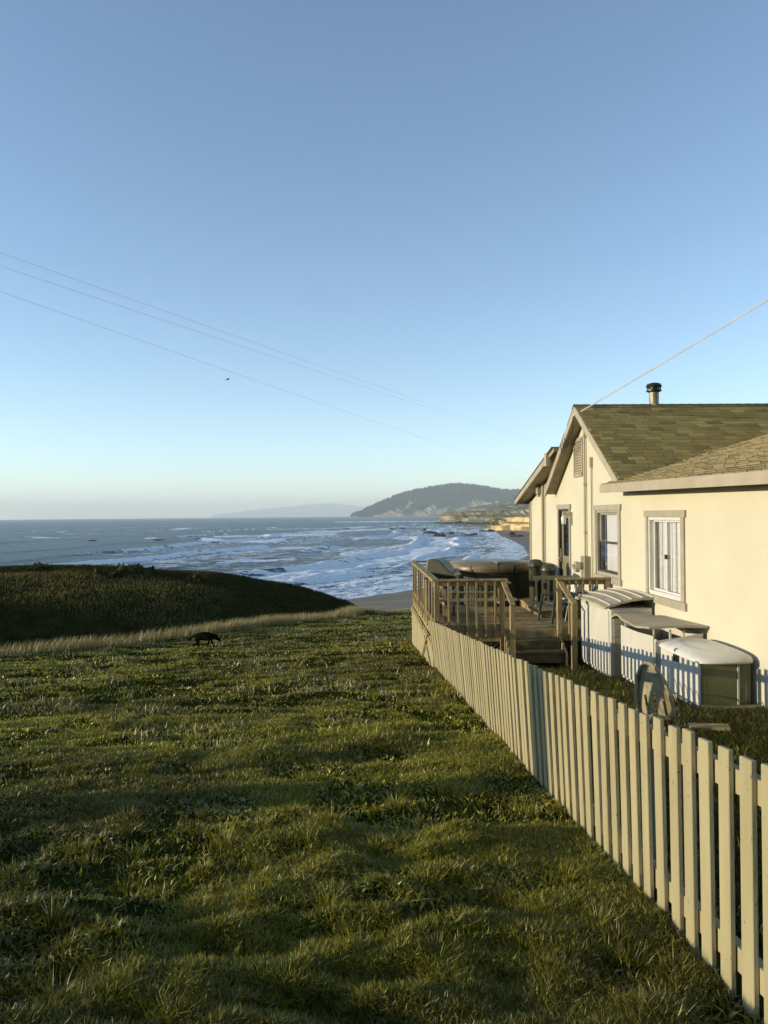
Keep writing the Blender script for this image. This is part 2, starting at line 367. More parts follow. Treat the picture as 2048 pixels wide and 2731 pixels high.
    m = bpy.data.materials.new('sea_water'); n, p = nodes(m)
    at = n.nodes.new('ShaderNodeAttribute'); at.attribute_name = 'Col'
    ge = n.nodes.new('ShaderNodeNewGeometry')
    mp = n.nodes.new('ShaderNodeMapping'); mp.inputs['Rotation'].default_value=(0,0,R(-38)); mp.inputs['Scale'].default_value=(.28,1,1)
    n.links.new(ge.outputs['Position'], mp.inputs[0])
    no = n.nodes.new('ShaderNodeTexNoise'); no.inputs['Scale'].default_value=.9; no.inputs['Detail'].default_value=7; no.inputs['Roughness'].default_value=.65
    n.links.new(mp.outputs[0], no.inputs['Vector'])
    mm = n.nodes.new('ShaderNodeMath'); mm.operation='MULTIPLY_ADD'; mm.inputs[1].default_value=1.0; mm.inputs[2].default_value=-.50
    n.links.new(no.outputs[0], mm.inputs[0])
    ad = n.nodes.new('ShaderNodeMath'); ad.operation='ADD'; n.links.new(at.outputs['Fac'], ad.inputs[0]); n.links.new(mm.outputs[0], ad.inputs[1])
    cr = n.nodes.new('ShaderNodeMapRange'); cr.inputs[1].default_value=.30; cr.inputs[2].default_value=.75
    n.links.new(ad.outputs[0], cr.inputs[0])
    wmix = n.nodes.new('ShaderNodeMix'); wmix.data_type='RGBA'; wmix.inputs[6].default_value=(.030,.055,.065,1); wmix.inputs[7].default_value=(.95,.95,.93,1)
    n.links.new(cr.outputs[0], wmix.inputs[0]); n.links.new(wmix.outputs[2], p.inputs['Base Color'])
    rm = n.nodes.new('ShaderNodeMapRange'); rm.inputs[3].default_value=.28; rm.inputs[4].default_value=.9; n.links.new(cr.outputs[0], rm.inputs[0]); n.links.new(rm.outputs[0], p.inputs['Roughness'])
    p.inputs['IOR'].default_value = 1.33; p.inputs['Specular IOR Level'].default_value=.32
    n3 = n.nodes.new('ShaderNodeTexNoise'); n3.inputs['Scale'].default_value=.35; n3.inputs['Detail'].default_value=8; n3.inputs['Roughness'].default_value=.62
    n.links.new(mp.outputs[0], n3.inputs['Vector'])
    b = n.nodes.new('ShaderNodeBump'); b.inputs['Strength'].default_value=1; b.inputs['Distance'].default_value=3.0
    n.links.new(n3.outputs[0], b.inputs['Height']); n.links.new(b.outputs[0], p.inputs['Normal'])
    o = np_mesh('sea', Vv, Ff, m, col, smooth=True); tag(o, kind='structure')
make_sea()

# ------------------------------------------------------------------ far land
def strip_hill(name, us, tops, Ybase, depth, base=SEA, rows=60, cols=260, seed=5, rugged=12., m=None, front_pow=1.0, gully=0):
    """a hill whose foot runs along Ybase(u) and whose crest stands 'depth' metres behind"""
    t = np.linspace(0,1,cols); uu = us[0]+(us[-1]-us[0])*t
    top = np.interp(uu, us, tops); yb = np.interp(uu, us, Ybase) if hasattr(Ybase,'__len__') else np.full(cols, float(Ybase))
    s = np.linspace(0,1,rows); prof = np.concatenate([s, np.linspace(1,1.9,rows//3)[1:]])
    T_, P_ = np.meshgrid(t, prof); U = us[0]+(us[-1]-us[0])*T_
    TOP = np.interp(U, us, top if False else tops); YB = np.interp(U, us, Ybase) if hasattr(Ybase,'__len__') else np.full(U.shape, float(Ybase))
    Yw = YB + depth*P_
    Xw = (U-1024)/2050.*YB*(1+.0*P_)
    h = np.where(P_<=1, np.clip(P_,0,1)**front_pow, np.clip(1-(P_-1)**2*.6,0,1))
    ztop = TOP
    nz = (fbm(Xw/(rugged*9), Yw/(rugged*14), seed, 5)-.5)
    g = np.abs(fbm(Xw/(rugged*5)+Yw/(rugged*18), Yw/(rugged*60), seed+7, 4)-.5)*2
    Zw = base + (ztop-base)*h + nz*rugged*4*np.sin(np.clip(P_,0,1)*math.pi)**.6 - gully*(1-g)*np.sin(np.clip(P_,0,1)*math.pi)
    Yw = Yw + nz*rugged*6*(P_>0.01)
    Zw = np.maximum(Zw, base-3)
    Vv = np.stack([Xw.ravel(), Yw.ravel(), Zw.ravel()],1); n1, n2 = Xw.shape
    a, b = np.meshgrid(np.arange(n1-1), np.arange(n2-1), indexing='ij'); a=a.ravel(); b=b.ravel()
    Ff = np.stack([a*n2+b, a*n2+b+1, (a+1)*n2+b+1, (a+1)*n2+b],1)
    return Vv, Ff, (Xw, Yw, Zw, h, g, P_)
def colmix(a, b, t): t = t.ravel()[:,None]; return np.array(a)*(1-t)+np.array(b)*t
M['land'] = attr_mat('far_land', rough=.95, spec=.1, noise=.004)
M['cliff'] = attr_mat('cliff_rock', rough=.95, spec=.1, bump=1.0, bscale=.15, noise=.05)
def px_top(u, v, Y): return (1374-.0095*(u-1024)-v)/2050.*Y
# forested headland
HY = 8000.
us = [930,960,1000,1060,1110,1150,1200,1235,1290,1330,1375,1400,1430,1500,1620]
vs = [1373,1362,1345,1322,1309,1301,1295,1291,1294,1299,1306,1309,1307,1300,1290]
Vv, Ff, (Xw,Yw,Zw,h,g,P_) = strip_hill('h', us, [px_top(u,v,HY+900) for u,v in zip(us,vs)], HY, 900, seed=31, rugged=22, gully=70, front_pow=.75, rows=80, cols=420)
bare = np.clip(sstep(.75,.30,h + (fbm(Xw/170,Yw/700,61,4)-.5)*.9)*sstep(.35,.52,fbm((Xw-Zw*1.4)/70,Zw/500,66,4)+.04+.35*(.5-h)),0,1)
col = colmix((.020,.028,.018), (.55,.41,.22), bare)
tag(np_mesh('headland', Vv, Ff, M['land'], col, smooth=True), kind='structure')
# trees standing along the headland's ridge and upper slopes
fm = MB(); rr = random.Random(4)
xr = Xw.ravel(); yr = Yw.ravel(); zr = Zw.ravel(); pr = P_.ravel(); hr = h.ravel(); br = bare.ravel()
cand = np.where((pr>.45)&(pr<1.12)&(br<.3))[0]
for k in rr.sample(list(cand), min(3800,len(cand))):
    if xr[k] > 4200: continue
    hh = rr.uniform(10,30); r = hh*rr.uniform(.28,.5); fm.cur = tuple(c*rr.uniform(.7,1.3) for c in (.02,.028,.016))
    cx, cyy, cz = xr[k]+rr.uniform(-8,8), yr[k]+rr.uniform(-8,8), zr[k]-2
    fm.add([(cx-r,cyy-r,cz),(cx+r,cyy-r,cz),(cx+r,cyy+r,cz),(cx-r,cyy+r,cz),(cx,cyy,cz+hh),(cx-r*.8,cyy,cz+hh*.55),(cx+r*.8,cyy,cz+hh*.6)],
           [(0,1,4),(1,2,4),(2,3,4),(3,0,4),(0,5,4),(1,4,6)])
tag(fm.build('forest', M['land'], col=True, fix=False), kind='stuff')
# very distant pale mountains
us = [560,620,690,760,830,880,930,980,1060]; vs = [1374,1366,1358,1352,1345,1342,1347,1352,1365]
Vv, Ff, (Xw,Yw,Zw,h,g,P_) = strip_hill('m', us, [px_top(u,v,42800) for u,v in zip(us,vs)], 42000., 800, base=-70, seed=51, rugged=20, rows=20, cols=160)
tag(np_mesh('distant_mountains', Vv, Ff, M['land'], colmix((.03,.04,.03),(.12,.11,.07),g*0+.3), smooth=True), kind='structure')
# second cliff line
us = [1172,1186,1200,1230,1265,1300,1340,1375,1420,1560,1700]; vs = [1386,1374,1366,1366,1365,1364,1361,1358,1354,1350,1346]
Vv, Ff, (Xw,Yw,Zw,h,g,P_) = strip_hill('c2', us, [px_top(u,v,2500) for u,v in zip(us,vs)], 2450., 60, seed=71, rugged=3., gully=14, front_pow=.35, rows=40, cols=300)
top = sstep(.9,1.0,h); nn = fbm(Xw/22,Zw/7,8,4)
c = colmix((.26,.19,.09),(.68,.50,.25), sstep(.35,.65,nn)); tt = top.ravel()[:,None]; c = c*(1-tt)+np.array((.26,.20,.085))*tt
tag(np_mesh('far_cliff', Vv, Ff, M['cliff'], c, smooth=True), kind='structure')
# coastal plain between cliffs and headland foot
us = [1270,1300,1345,1380,1420,1500,1700]; vs = [1372,1364,1358,1353,1345,1336,1326]
Vv, Ff, (Xw,Yw,Zw,h,g,P_) = strip_hill('p', us, [px_top(u,v,3900) for u,v in zip(us,vs)], 2700., 1200, seed=81, rugged=5., rows=40, cols=120, base=12)
tag(np_mesh('coastal_plain', Vv, Ff, M['land'], colmix((.13,.12,.055),(.46,.36,.18), sstep(.4,.6,fbm(Xw/60,Yw/200,5,3))), smooth=True), kind='structure')
# near cliff
us = [1302,1312,1318,1330,1345,1360,1376,1395,1420,1520,1650]; vs = [1418,1392,1380,1377,1378,1378,1377,1375,1374,1370,1366]
Vv, Ff, (Xw,Yw,Zw,h,g,P_) = strip_hill('c1', us, [px_top(u,v,950) for u,v in zip(us,vs)], [975,960,945,930,915,900,880,850,800,700,600], 14, seed=91, rugged=1.1, gully=4.5, front_pow=.3, rows=60, cols=420)
top = sstep(.93,1.0,h); nn = fbm(Xw/6,Zw/2.5,18,4); n2 = fbm(Xw/9+Zw/9,Zw/6,28,4)
c = colmix((.20,.14,.06),(.62,.45,.22), sstep(.35,.62,nn)); veg = (sstep(.50,.60,n2)*sstep(.25,.6,h)).ravel()[:,None]; c = c*(1-veg)+np.array((.055,.06,.02))*veg
tt = top.ravel()[:,None]; c = c*(1-tt)+np.array((.13,.12,.04))*tt
tag(np_mesh('near_cliff', Vv, Ff, M['cliff'], c, smooth=True), kind='structure')
# back plateau above the cliff
us = [1318,1345,1400,1500,1700]; 
Vv, Ff, (Xw,Yw,Zw,h,g,P_) = strip_hill('c0', us, [px_top(u,1371,1500) for u in us], 962., 700, seed=95, rugged=.8, rows=20, cols=60, base=-4.0)
tag(np_mesh('cliff_plateau', Vv, Ff, M['land'], colmix((.16,.14,.05),(.40,.31,.15), sstep(.4,.6,fbm(Xw/20,Yw/60,5,3))), smooth=True), kind='structure')

# unseen hillside added behind the camera to block sky light and deepen shadows
xa_ = np.linspace(-75,150,120); P_ = np.linspace(0,1,24); XX, PP = np.meshgrid(xa_, P_)
YY = -34-70*PP-.004*(XX-30)**2*(PP*0+1)*.5; ZZ = -3+46*PP**.8*(sstep(-75,-35,XX)*(1-.3*sstep(90,150,XX)))+(fbm(XX/7,YY/7,900,4)-.5)*9*PP
n1, n2 = XX.shape; a, b = np.meshgrid(np.arange(n1-1), np.arange(n2-1), indexing='ij'); a=a.ravel(); b=b.ravel()
Vw = np.stack([XX.ravel(), YY.ravel(), ZZ.ravel()],1)
tag(np_mesh('added_hillside', Vw, np.stack([a*n2+b,a*n2+b+1,(a+1)*n2+b+1,(a+1)*n2+b],1), M['land'], colmix((.022,.030,.010),(.06,.06,.02),fbm(XX/9,ZZ/5,905,4)), smooth=True), kind='structure')

# rocks in the surf
def blob(seed, sx, sy, sz, n=2, rough=.35):
    bm = bmesh.new(); bmesh.ops.create_icosphere(bm, subdivisions=n+1, radius=1)
    r = random.Random(seed); ph = [r.uniform(0,6) for _ in range(9)]
    for v in bm.verts:
        c = v.co; k = 1+rough*(math.sin(3.1*c.x+ph[0])*math.sin(2.7*c.y+ph[1])+.6*math.sin(6.3*c.z+5*c.x+ph[2])*math.sin(5*c.y+ph[3])+.35*math.sin(11*c.x+9*c.y+ph[4]))
        v.co = Vector((c.x*k*sx, c.y*k*sy, c.z*k*sz))
    me = bpy.data.meshes.new('rock'); bm.to_mesh(me); bm.free(); return me
rocks = [(245,1443,26,4,'low dark rock with a trail of foam, leftmost in the water'),(422,1441,30,5,'dark rock under a small breaker above the middle of the dark hill'),
 (530,1438,22,4,'small dark rock at the left end of the long white breaker'),(925,1411,18,4,'square dark rock far out on the foam line, left of the headland foot'),
 (1044,1411,14,4,'small dark rock far out, midway between the square rock and the cliffs'),(1072,1410,16,4,'flat dark rock just left of the twin rocks in mid water'),
 (1131,1414,12,6,'small pointed rock above the wide flat reef'),(1146,1422,34,8,'wide flat dark reef left of the peaked rocks'),
 (1166,1430,18,12,'left peak of the two pointed surf rocks'),(1179,1430,20,10,'right peak of the two pointed surf rocks'),
 (1203,1424,12,8,'short upright rock right of the peaked pair'),(1245,1428,30,5,'low brown rock ledge awash before the cliff'),(1263,1426,20,5,'low ledge nearer the cliff foot, right end of the awash ledges'),
 (1288,1418,22,6,'dark rock at the waterline just left of the cliff foot'),(1308,1418,26,8,'dark weedy boulder at the foot of the near cliff'),
 (1222,1393,18,5,'dark far rock under the left end of the far cliff'),(1296,1397,22,5,'dark far rock in the white water before the near cliff'),(1365,1428,26,12,'brown boulder on the sand under the near cliff'),(1378,1433,30,10,'broad brown boulder beside the house corner on the far beach')]
for i, (u, v, wpx, hpx, lab) in enumerate(rocks):
    hz = 1374-.0095*(u-1024); Y = 20*2050/(v-hz); X = (u-1024)/2050*Y; sc = Y/2050
    me = blob(100+i, wpx*sc/2, wpx*sc*.4, hpx*sc*.8, 2)
    me.materials.append(M['rock']); o = bpy.data.objects.new('sea_rock', me); link(o); o.location = (X, Y, SEA+.12*hpx*sc); o.scale = (.85,.85,.75)
    tag(o, lab, 'rock', 'dark rocks in the surf')

# ------------------------------------------------------------------ house  (local frame: x into the house, y along the sunlit wall)
HROT = math.atan(.0312); HO = Vector((4.7,0,0))
def H(x, y, z=0): c, s = math.cos(HROT), math.sin(HROT); return Vector((HO.x+x*c-y*s, x*s+y*c, z))
house = empty('house', HO, HROT, 'cream stucco house with brown shingled gable roof beside the fence', 'house')
RZ = 2.23; PY = 15.85; PITCH = .627; F0, F1 = 13.25, 18.45
LA = (17.9,1.33); LB = (21.5,.40)
def wing_z(x, y): return .51 - .0126*(13.65-y) + .27*(x+.4)
# gable wall strips with openings
openings = [(11.24,12.52,-1.29,-.07),(13.98,15.27,-1.18,.055),(17.24,18.15,-1.96,.10)]
def wall_top(y):
    if y < 13.25: return max(.36, 0) if y > 0 else .3
    g = RZ-.16-PITCH*abs(y-PY)
    l = LA[1]-.13+(LB[1]-LA[1])/(LB[0]-LA[0])*(y-LA[0])
    return max(g, l) if y > LA[0] else max(g,.36)
ycs = sorted(set([2.5,13.25,13.4,PY,17.9,18.2,21.2]+[o for op in openings for o in op[:2]]))
wm = MB()
for a, b in zip(ycs[:-1], ycs[1:]):
    mid = (a+b)/2; ops = [o for o in openings if o[0] <= mid <= o[1]]
    zs = [-3.6]
    for o in ops: zs += [o[2], o[3]]
    segs = [(zs[k], zs[k+1]) for k in range(0, len(zs)-1, 2)]+[(zs[-1], None)]
    for z0, z1 in segs:
        za = z1 if z1 is not None else wall_top(a+1e-4); zb = z1 if z1 is not None else wall_top(b-1e-4)
        for x in (0, .14):
            wm.add([(x,a,z0),(x,b,z0),(x,b,zb),(x,a,za)], [(0,1,2,3)])
# other walls
wm.box(0.0,8.0,2.42,2.5,-3.6,.3); wm.box(0.0,8,21.2,21.28,-3.6,.42); wm.box(8,8.1,2.42,21.28,-3.6,.3)
wm.build('wall', M['stucco'], house, fix=False)
fl = MB(); fl.box(.16,7.9,2.6,21.1,-2.08,-2.0); fl.build('interior_floor', M['dark'], house)
# roof decks with shingles
def shingles(name, fn, ulen, vlen, course, wid, cols, parent, m, seed, thick=.012, skip=None, var=.38):
    """fn(u,v,h) -> point; u along the eave, v up the slope"""
    r = random.Random(seed); mb = MB(); n = int(vlen/course)
    for j in range(n+1):
        v0 = j*course; v1 = min(v0+course*1.12, vlen)
        if v1-v0 < .02: continue
        off = (wid*.5 if j%2 else 0) + r.uniform(-.06,.06); x = -off
        while x < ulen:
            ww = wid*r.uniform(.82,1.18); a = max(x,0); b = min(x+ww-.022, ulen)
            if b-a > .03 and not (skip and skip((a+b)/2, v0)):
                t = thick*r.uniform(.7,1.5); k = r.uniform(.0,1); ks = r.uniform(1.08-var*1.15,1.08); base = cols[0]; c2 = cols[1]
                mb.cur = tuple((base[i]*(1-k)+c2[i]*k)*ks for i in range(3))
                vd = v0 - r.uniform(0,.006)
                P = [fn(a,vd,.002),fn(b,vd,.002),fn(b,v1,.002),fn(a,v1,.002),fn(a,vd,t+.003),fn(b,vd,t+.003),fn(b,v1,.004),fn(a,v1,.004)]
                mb.add(P, [(4,5,6,7),(0,1,5,4),(1,2,6,5),(3,0,4,7)])
            x += ww
    return mb.build(name, m, parent, col=True, fix=False)
M['shingle'] = attr_mat('asphalt_shingle', rough=.9, spec=.15, bump=.6, bscale=90, noise=0)
XO = -.25; XR = 9.0
cs = 1/math.sqrt(1+PITCH**2)
mr = MB()
mr.prism([(F0,RZ-PITCH*(PY-F0)),(PY,RZ),(F1,RZ-PITCH*(F1-PY)),(F1,RZ-PITCH*(F1-PY)-.1),(PY,RZ-.1),(F0,RZ-PITCH*(PY-F0)-.1)], 'x', XO+.02, XR)
roof = mr.build('roof', M['soffit'], house)
slope = (PY-F0)/cs
nv = Vector((0,-PITCH,1)).normalized()
shingles('shingles', lambda u,v,h: (XO-.02+u, F0-.03+v*cs, RZ-PITCH*(PY-F0+.03-v*cs)+h), XR-XO, slope, .135, .30, [(.31,.225,.07),(.42,.315,.108)], roof, M['shingle'], 3)
shingles('shingles', lambda u,v,h: (XO-.02+u, F1+.03-v*cs, RZ-PITCH*(F1-PY+.03-v*cs)+h), 4, slope, .135, .30, [(.31,.225,.07),(.42,.315,.108)], roof, M['shingle'], 4)
rc = MB(); r_ = random.Random(2); x = XO-.03
while x < XR:
    k = r_.uniform(.8,1.25); rc.cur = (.14*k,.115*k,.05*k)
    rc.add([(x,PY-.13,RZ-.068),(x+.3,PY-.13,RZ-.072),(x+.3,PY,RZ+.014),(x,PY,RZ+.022),(x,PY+.13,RZ-.068),(x+.3,PY+.13,RZ-.072)],[(0,1,2,3),(3,2,5,4)]); x += .2
rc.build('ridge_cap', M['shingle'], roof, col=True, fix=False)
# rake boards and soffits
for (ya, yb) in ((F0,PY),(F1,PY)):
    sgn = 1 if ya < yb else -1; za = RZ-PITCH*abs(PY-ya); f = MB()
    f.prism([(ya,za-.02),(yb,RZ-.02),(yb,RZ-.19),(ya,za-.19)], 'x', XO-.02, XO+.017); f.build('rake_board', M['fascia'], roof, bevel=.003)
    f = MB(); f.prism([(ya,za-.125),(yb,RZ-.125),(yb,RZ-.14),(ya,za-.14)], 'x', XO+.02, -.003); f.build('soffit', M['soffit'], roof)
# chimney
ch = MB(); ch.tube([(1.42,PY+.05,1.9),(1.42,PY+.05,2.52)], .098, 20); chim = ch.build('chimney', M['galv'], roof, smooth=False)
c2 = MB(); c2.lathe([(.10,2.49),(.155,2.52),(.155,2.535),(.11,2.55)], (1.42,PY+.05,0), 24)
for k in range(12):
    t = 2*math.pi*k/12; c2.box(1.42+.135*math.cos(t)-.006,1.42+.135*math.cos(t)+.006,PY+.05+.135*math.sin(t)-.006,PY+.05+.135*math.sin(t)+.006,2.53,2.61)
c2.lathe([(.155,2.605),(.16,2.62),(.14,2.665),(.07,2.69),(.01,2.70)], (1.42,PY+.05,0), 24); c2.lathe([(.105,2.53),(.105,2.62)], (1.42,PY+.05,0), 20)
c2.build('chimney_cap', M['black'], roof)
fl_ = MB(); fl_.lathe([(.17,2.02),(.13,2.14),(.10,2.26)], (1.42,PY+.05,0), 20); fl_.build('flashing', M['metalgrey'], roof)
# wing roof
wr = MB(); ya, yb = 2.4, 13.65
def wq(x, y, h): return (x, y, wing_z(x,y)+h)
xr1, xr2 = 5.4, 11.2
wr.add([wq(-.4,ya,0),wq(-.4,yb,0),wq(xr1,yb,0),wq(xr1,ya,0),wq(-.4,ya,-.1),wq(-.4,yb,-.1),wq(xr1,yb,-.1),wq(xr1,ya,-.1)],
       [(0,1,2,3),(7,6,5,4),(0,4,5,1),(1,5,6,2),(2,6,7,3),(3,7,4,0)])
wr.add([wq(xr1,ya,0),wq(xr1,15.6,0),(xr2,15.6,.4),(xr2,ya,.4)],[(0,1,2,3)])
wr.add([wq(.2,yb,-.004),wq(xr1,yb,-.004),wq(xr1,15.7,-.004),wq(.2,15.7,-.004)],[(0,1,2,3)])
wroof = wr.build('roof', M['soffit'], house)
sc2 = 1/math.sqrt(1+.27**2)
shingles('shingles', lambda u,v,h: (-.42+v*sc2, yb+.02-u, wing_z(-.42+v*sc2, yb+.02-u)+h*1.0), yb-ya, (xr1+.4)/sc2, .14, .32, [(.20,.16,.08),(.28,.225,.115)], wroof, M['shingle'], 8, thick=.016, var=.16)
shingles('shingles', lambda u,v,h: (.3+v*sc2, 15.65-u, wing_z(.3+v*sc2, 15.65-u)+h), 15.65-yb-.03, (xr1-.3)/sc2, .14, .32, [(.20,.16,.08),(.28,.225,.115)], wroof, M['shingle'], 9, thick=.016, var=.16)
f = MB(); z0a, z0b = wing_z(-.42,ya), wing_z(-.42,yb)
f.add([(-.445,ya,z0a+.0),(-.445,yb,z0b+.0),(-.403,yb,z0b),(-.403,ya,z0a),(-.445,ya,z0a-.145),(-.445,yb,z0b-.145),(-.403,yb,z0b-.145),(-.403,ya,z0a-.145)],
      [(0,1,2,3),(7,6,5,4),(0,4,5,1),(1,5,6,2),(2,6,7,3),(3,7,4,0)]); f.build('fascia', M['fascia'], wroof, bevel=.003)
f = MB(); f.prism([(-.44,z0b-.006),(.25,z0b+.17),(.25,z0b+.05),(-.44,z0b-.145)],'y', yb+.002, yb+.03); f.build('rake_board', M['fascia'], wroof)
f = MB(); f.add([(-.402,ya,z0a-.13),(-.402,yb,z0b-.13),(-.003,yb,z0b-.13),(-.003,ya,z0a-.13)],[(0,1,2,3)]); f.build('soffit', M['soffit'], wroof)
# lean-to roof
lr = MB(); pl = (LB[1]-LA[1])/(LB[0]-LA[0])
lr.prism([(17.3,LA[1]-pl*.6),(LB[0],LB[1]),(LB[0],LB[1]-.09),(17.3,LA[1]-pl*.6-.09)], 'x', -.33, 7.5); lroof = lr.build('roof', M['soffit'], house)
f = MB(); f.prism([(LA[0],LA[1]),(LB[0]+.04,LB[1]-.01),(LB[0]+.04,LB[1]-.15),(LA[0],LA[1]-.15)], 'x', -.37,-.332); f.build('rake_board', M['fascia'], lroof, bevel=.003)
f = MB(); f.box(-.36,7.4,LB[0]+.002,LB[0]+.04,LB[1]-.13,LB[1]+.01); f.build('fascia', M['fascia'], lroof)
f = MB(); f.prism([(17.3,LA[1]-pl*.6+.02),(LB[0]+.06,LB[1]+.01),(LB[0]+.06,LB[1]+.003),(17.3,LA[1]-pl*.6+.003)], 'x', -.39, 7.5); f.build('roofing_felt', mat('roof_felt',(.33,.28,.18),(.25,.21,.13),6,.9), lroof)
f = MB(); f.box(-.4,-.30,17.74,17.94,1.10,1.40); f.build('flashing', M['pipe'], lroof)

# windows
def window(y0, y1, z0, z1, kind):
    wroot = empty('window'); wroot.parent = house
    t = MB(); e = .115
    t.box(-.028,-.002, y0-e, y0, z0-.02, z1+.0); t.box(-.028,-.002, y1, y1+e*.8, z0-.02, z1)
    t.box(-.034,-.002, y0-e-.05, y1+e*.8+.06, z1+.001, z1+.105)
    t.box(-.040,-.002, y0-e-.05, y1+e*.8+.06, z0-.14, z0-.021); t.build('trim', M['trim'], wroot, bevel=.003)
    f = MB(); fw = .045
    fm_ = M['white'] if kind == 'slider' else M['trim']
    f.box(-.01,.12,y0,y0+fw,z0,z1); f.box(-.01,.12,y1-fw,y1,z0,z1); f.box(-.01,.12,y0+fw,y1-fw,z1-fw,z1); f.box(-.012,.12,y0+fw,y1-fw,z0-.018,z0+fw)
    f.build('frame', fm_, wroot, bevel=.002)
    a, b, c, d = y0+fw, y1-fw, z0+fw, z1-fw
    if kind == 'slider':
        m_ = (a+b)/2
        for k, (p, q, xx) in enumerate(((a,m_+.02,.03),(m_-.02,b,.06))):
            s = MB(); w_ = .032
            s.box(xx,xx+.025,p,p+w_,c,d); s.box(xx,xx+.025,q-w_,q,c,d); s.box(xx,xx+.025,p+w_,q-w_,c,c+w_); s.box(xx,xx+.025,p+w_,q-w_,d-w_,d)
            sash = s.build('sash', M['white'], wroot, bevel=.002)
            g = MB(); g.box(xx+.010,xx+.014,p+w_,q-w_,c+w_,d-w_); g.build('pane', M['glass'], sash)
        l = MB(); l.box(.0,.03,m_-.03,m_+.015,(c+d)/2-.04,(c+d)/2+.03); l.build('latch', M['black'], wroot)
    else:
        m_ = (c+d)/2+.0
        for k, (p, q, xx) in enumerate(((c,m_+.02,.02),(m_-.015,d,.055))):
            s = MB(); w_ = .04; mt_ = M['darkframe'] if k == 0 else M['trim']
            s.box(xx,xx+.03,a,a+w_,p,q); s.box(xx,xx+.03,b-w_,b,p,q); s.box(xx,xx+.03,a+w_,b-w_,p,p+w_); s.box(xx,xx+.03,a+w_,b-w_,q-w_,q)
            sash = s.build('sash', mt_, wroot, bevel=.002)
            g = MB(); g.box(xx+.012,xx+.016,a+w_,b-w_,p+w_,q-w_); g.build('pane', M['glass'], sash)
    # cloth behind the glass
    def pleats(pa, pb, x0, amp, nm, mt_, zz0, zz1, n=80, fr=16):
        vs = []; 
        for i in range(n+1):
            y = pa+(pb-pa)*i/n; x = x0+amp*math.sin(i/n*fr*2*math.pi)+amp*.5*math.sin(i/n*fr*4.3)
            vs += [(x,y,zz0),(x,y,zz1)]
        g = MB(); g.add(vs, [(2*i,2*i+1,2*i+3,2*i+2) for i in range(n)]); g.build(nm, mt_, wroot, smooth=True, fix=False)
    if kind == 'slider':
        pleats(a+.02, a+(b-a)*.80, .115, .008, 'curtain', M['curtain'], c-.02, d, 60, 5)
        pleats(a+(b-a)*.83, a+(b-a)*.92, .125, .008, 'curtain', M['curtain'], c-.02, d, 60, 4)
        bl = MB()
        for k in range(9):
            y = a+(b-a)*(.95+.04*k); bl.beam((.16,y,c),(.14,y,d),.004,.055,up=(.75,.66,0))
        bl.build('blind', M['blind'], wroot)
        # scalloped cloth edge
        g = MB(); n = 40
        vs = []
        for i in range(n*2+1):
            z = c+(d-c)*i/(n*2); o_ = .03 if i%2 else 0; vs += [(.1,a+(b-a)*.33+o_,z),(.1,a+(b-a)*.36+o_,z)]
        g.add(vs,[(2*i,2*i+1,2*i+3,2*i+2) for i in range(n*2)]); g.build('curtain_edging', M['blind'], wroot, fix=False)
    else:
        pleats(a+.04, a+(b-a)*.80, .115, .008, 'curtain', M['curtain'], c-.02, d, 80, 7)
        pleats(a+(b-a)*.96, a+(b-a)*1.03, .15, .008, 'curtain', M['curtain'], c-.02, d, 20, 2)
window(*openings[0], 'slider'); window(*openings[1], 'hung')
# room backs so windows look into a dim interior
rb = MB(); rb.box(1.6,1.65,10.5,18.6,-2,.3); rb.box(.16,1.6,12.75,12.8,-2,.3); rb.box(.16,1.6,16.9,16.95,-2,.3); rb.box(.16,1.6,10.5,10.55,-2,.3); rb.box(.16,1.6,10.5,18.6,.31,.35)
rb.build('partition', mat('interior_paint',(.35,.33,.27),(.30,.28,.23),3,.9), house)
# door: frame, a part-open storm door and the inner door
y0, y1, z0, z1 = openings[2]
dr = empty('door'); dr.parent = house
f = MB(); f.box(-.028,-.002,y0-.09,y0,z0,z1); f.box(-.028,-.002,y1,y1+.09,z0,z1); f.box(-.034,-.002,y0-.13,y1+.13,z1+.001,z1+.11)
f.build('trim', M['trim'], dr, bevel=.003)
f = MB(); f.box(-.005,.13,y0,y0+.035,z0,z1); f.box(-.005,.13,y1-.035,y1,z0,z1); f.box(-.005,.13,y0+.035,y1-.035,z1-.035,z1); f.build('frame', M['doordark'], dr)
leaf = MB(); a, b = y0+.04, y1-.04
leaf.box(.05,.09,a,a+.12,z0,z1-.04); leaf.box(.05,.09,b-.12,b,z0,z1-.04); leaf.box(.05,.09,a+.12,b-.12,z0,z0+.30); leaf.box(.05,.09,a+.12,b-.12,z1-.2,z1-.04); leaf.box(.05,.09,a+.12,b-.12,-1.12,-.98)
leaf.box(.062,.08,a+.12,b-.12,z0+.3,-1.12); leaf.build('panel', M['doorp'], dr, bevel=.004)
g = MB(); g.box(.065,.072,a+.12,b-.12,-.98,z1-.2); g.build('pane', M['glassc'], dr)
hd = MB(); hd.box(-.0,.049,b-.085,b-.035,-1.12,-.82); hd.tube([(.05,b-.06,-1.05),(-.01,b-.06,-1.05)],.012,8); hd.lathe([(.0,-.03),(.026,-.015),(.03,0),(.026,.015),(.0,.03)],(-.02,b-.06,-1.05),12)
hd.lathe([(.0,-.025),(.024,-.012),(.024,.012),(.0,.025)],(.035,b-.06,-.86),12); hd.build('handle', M['galv'], dr)
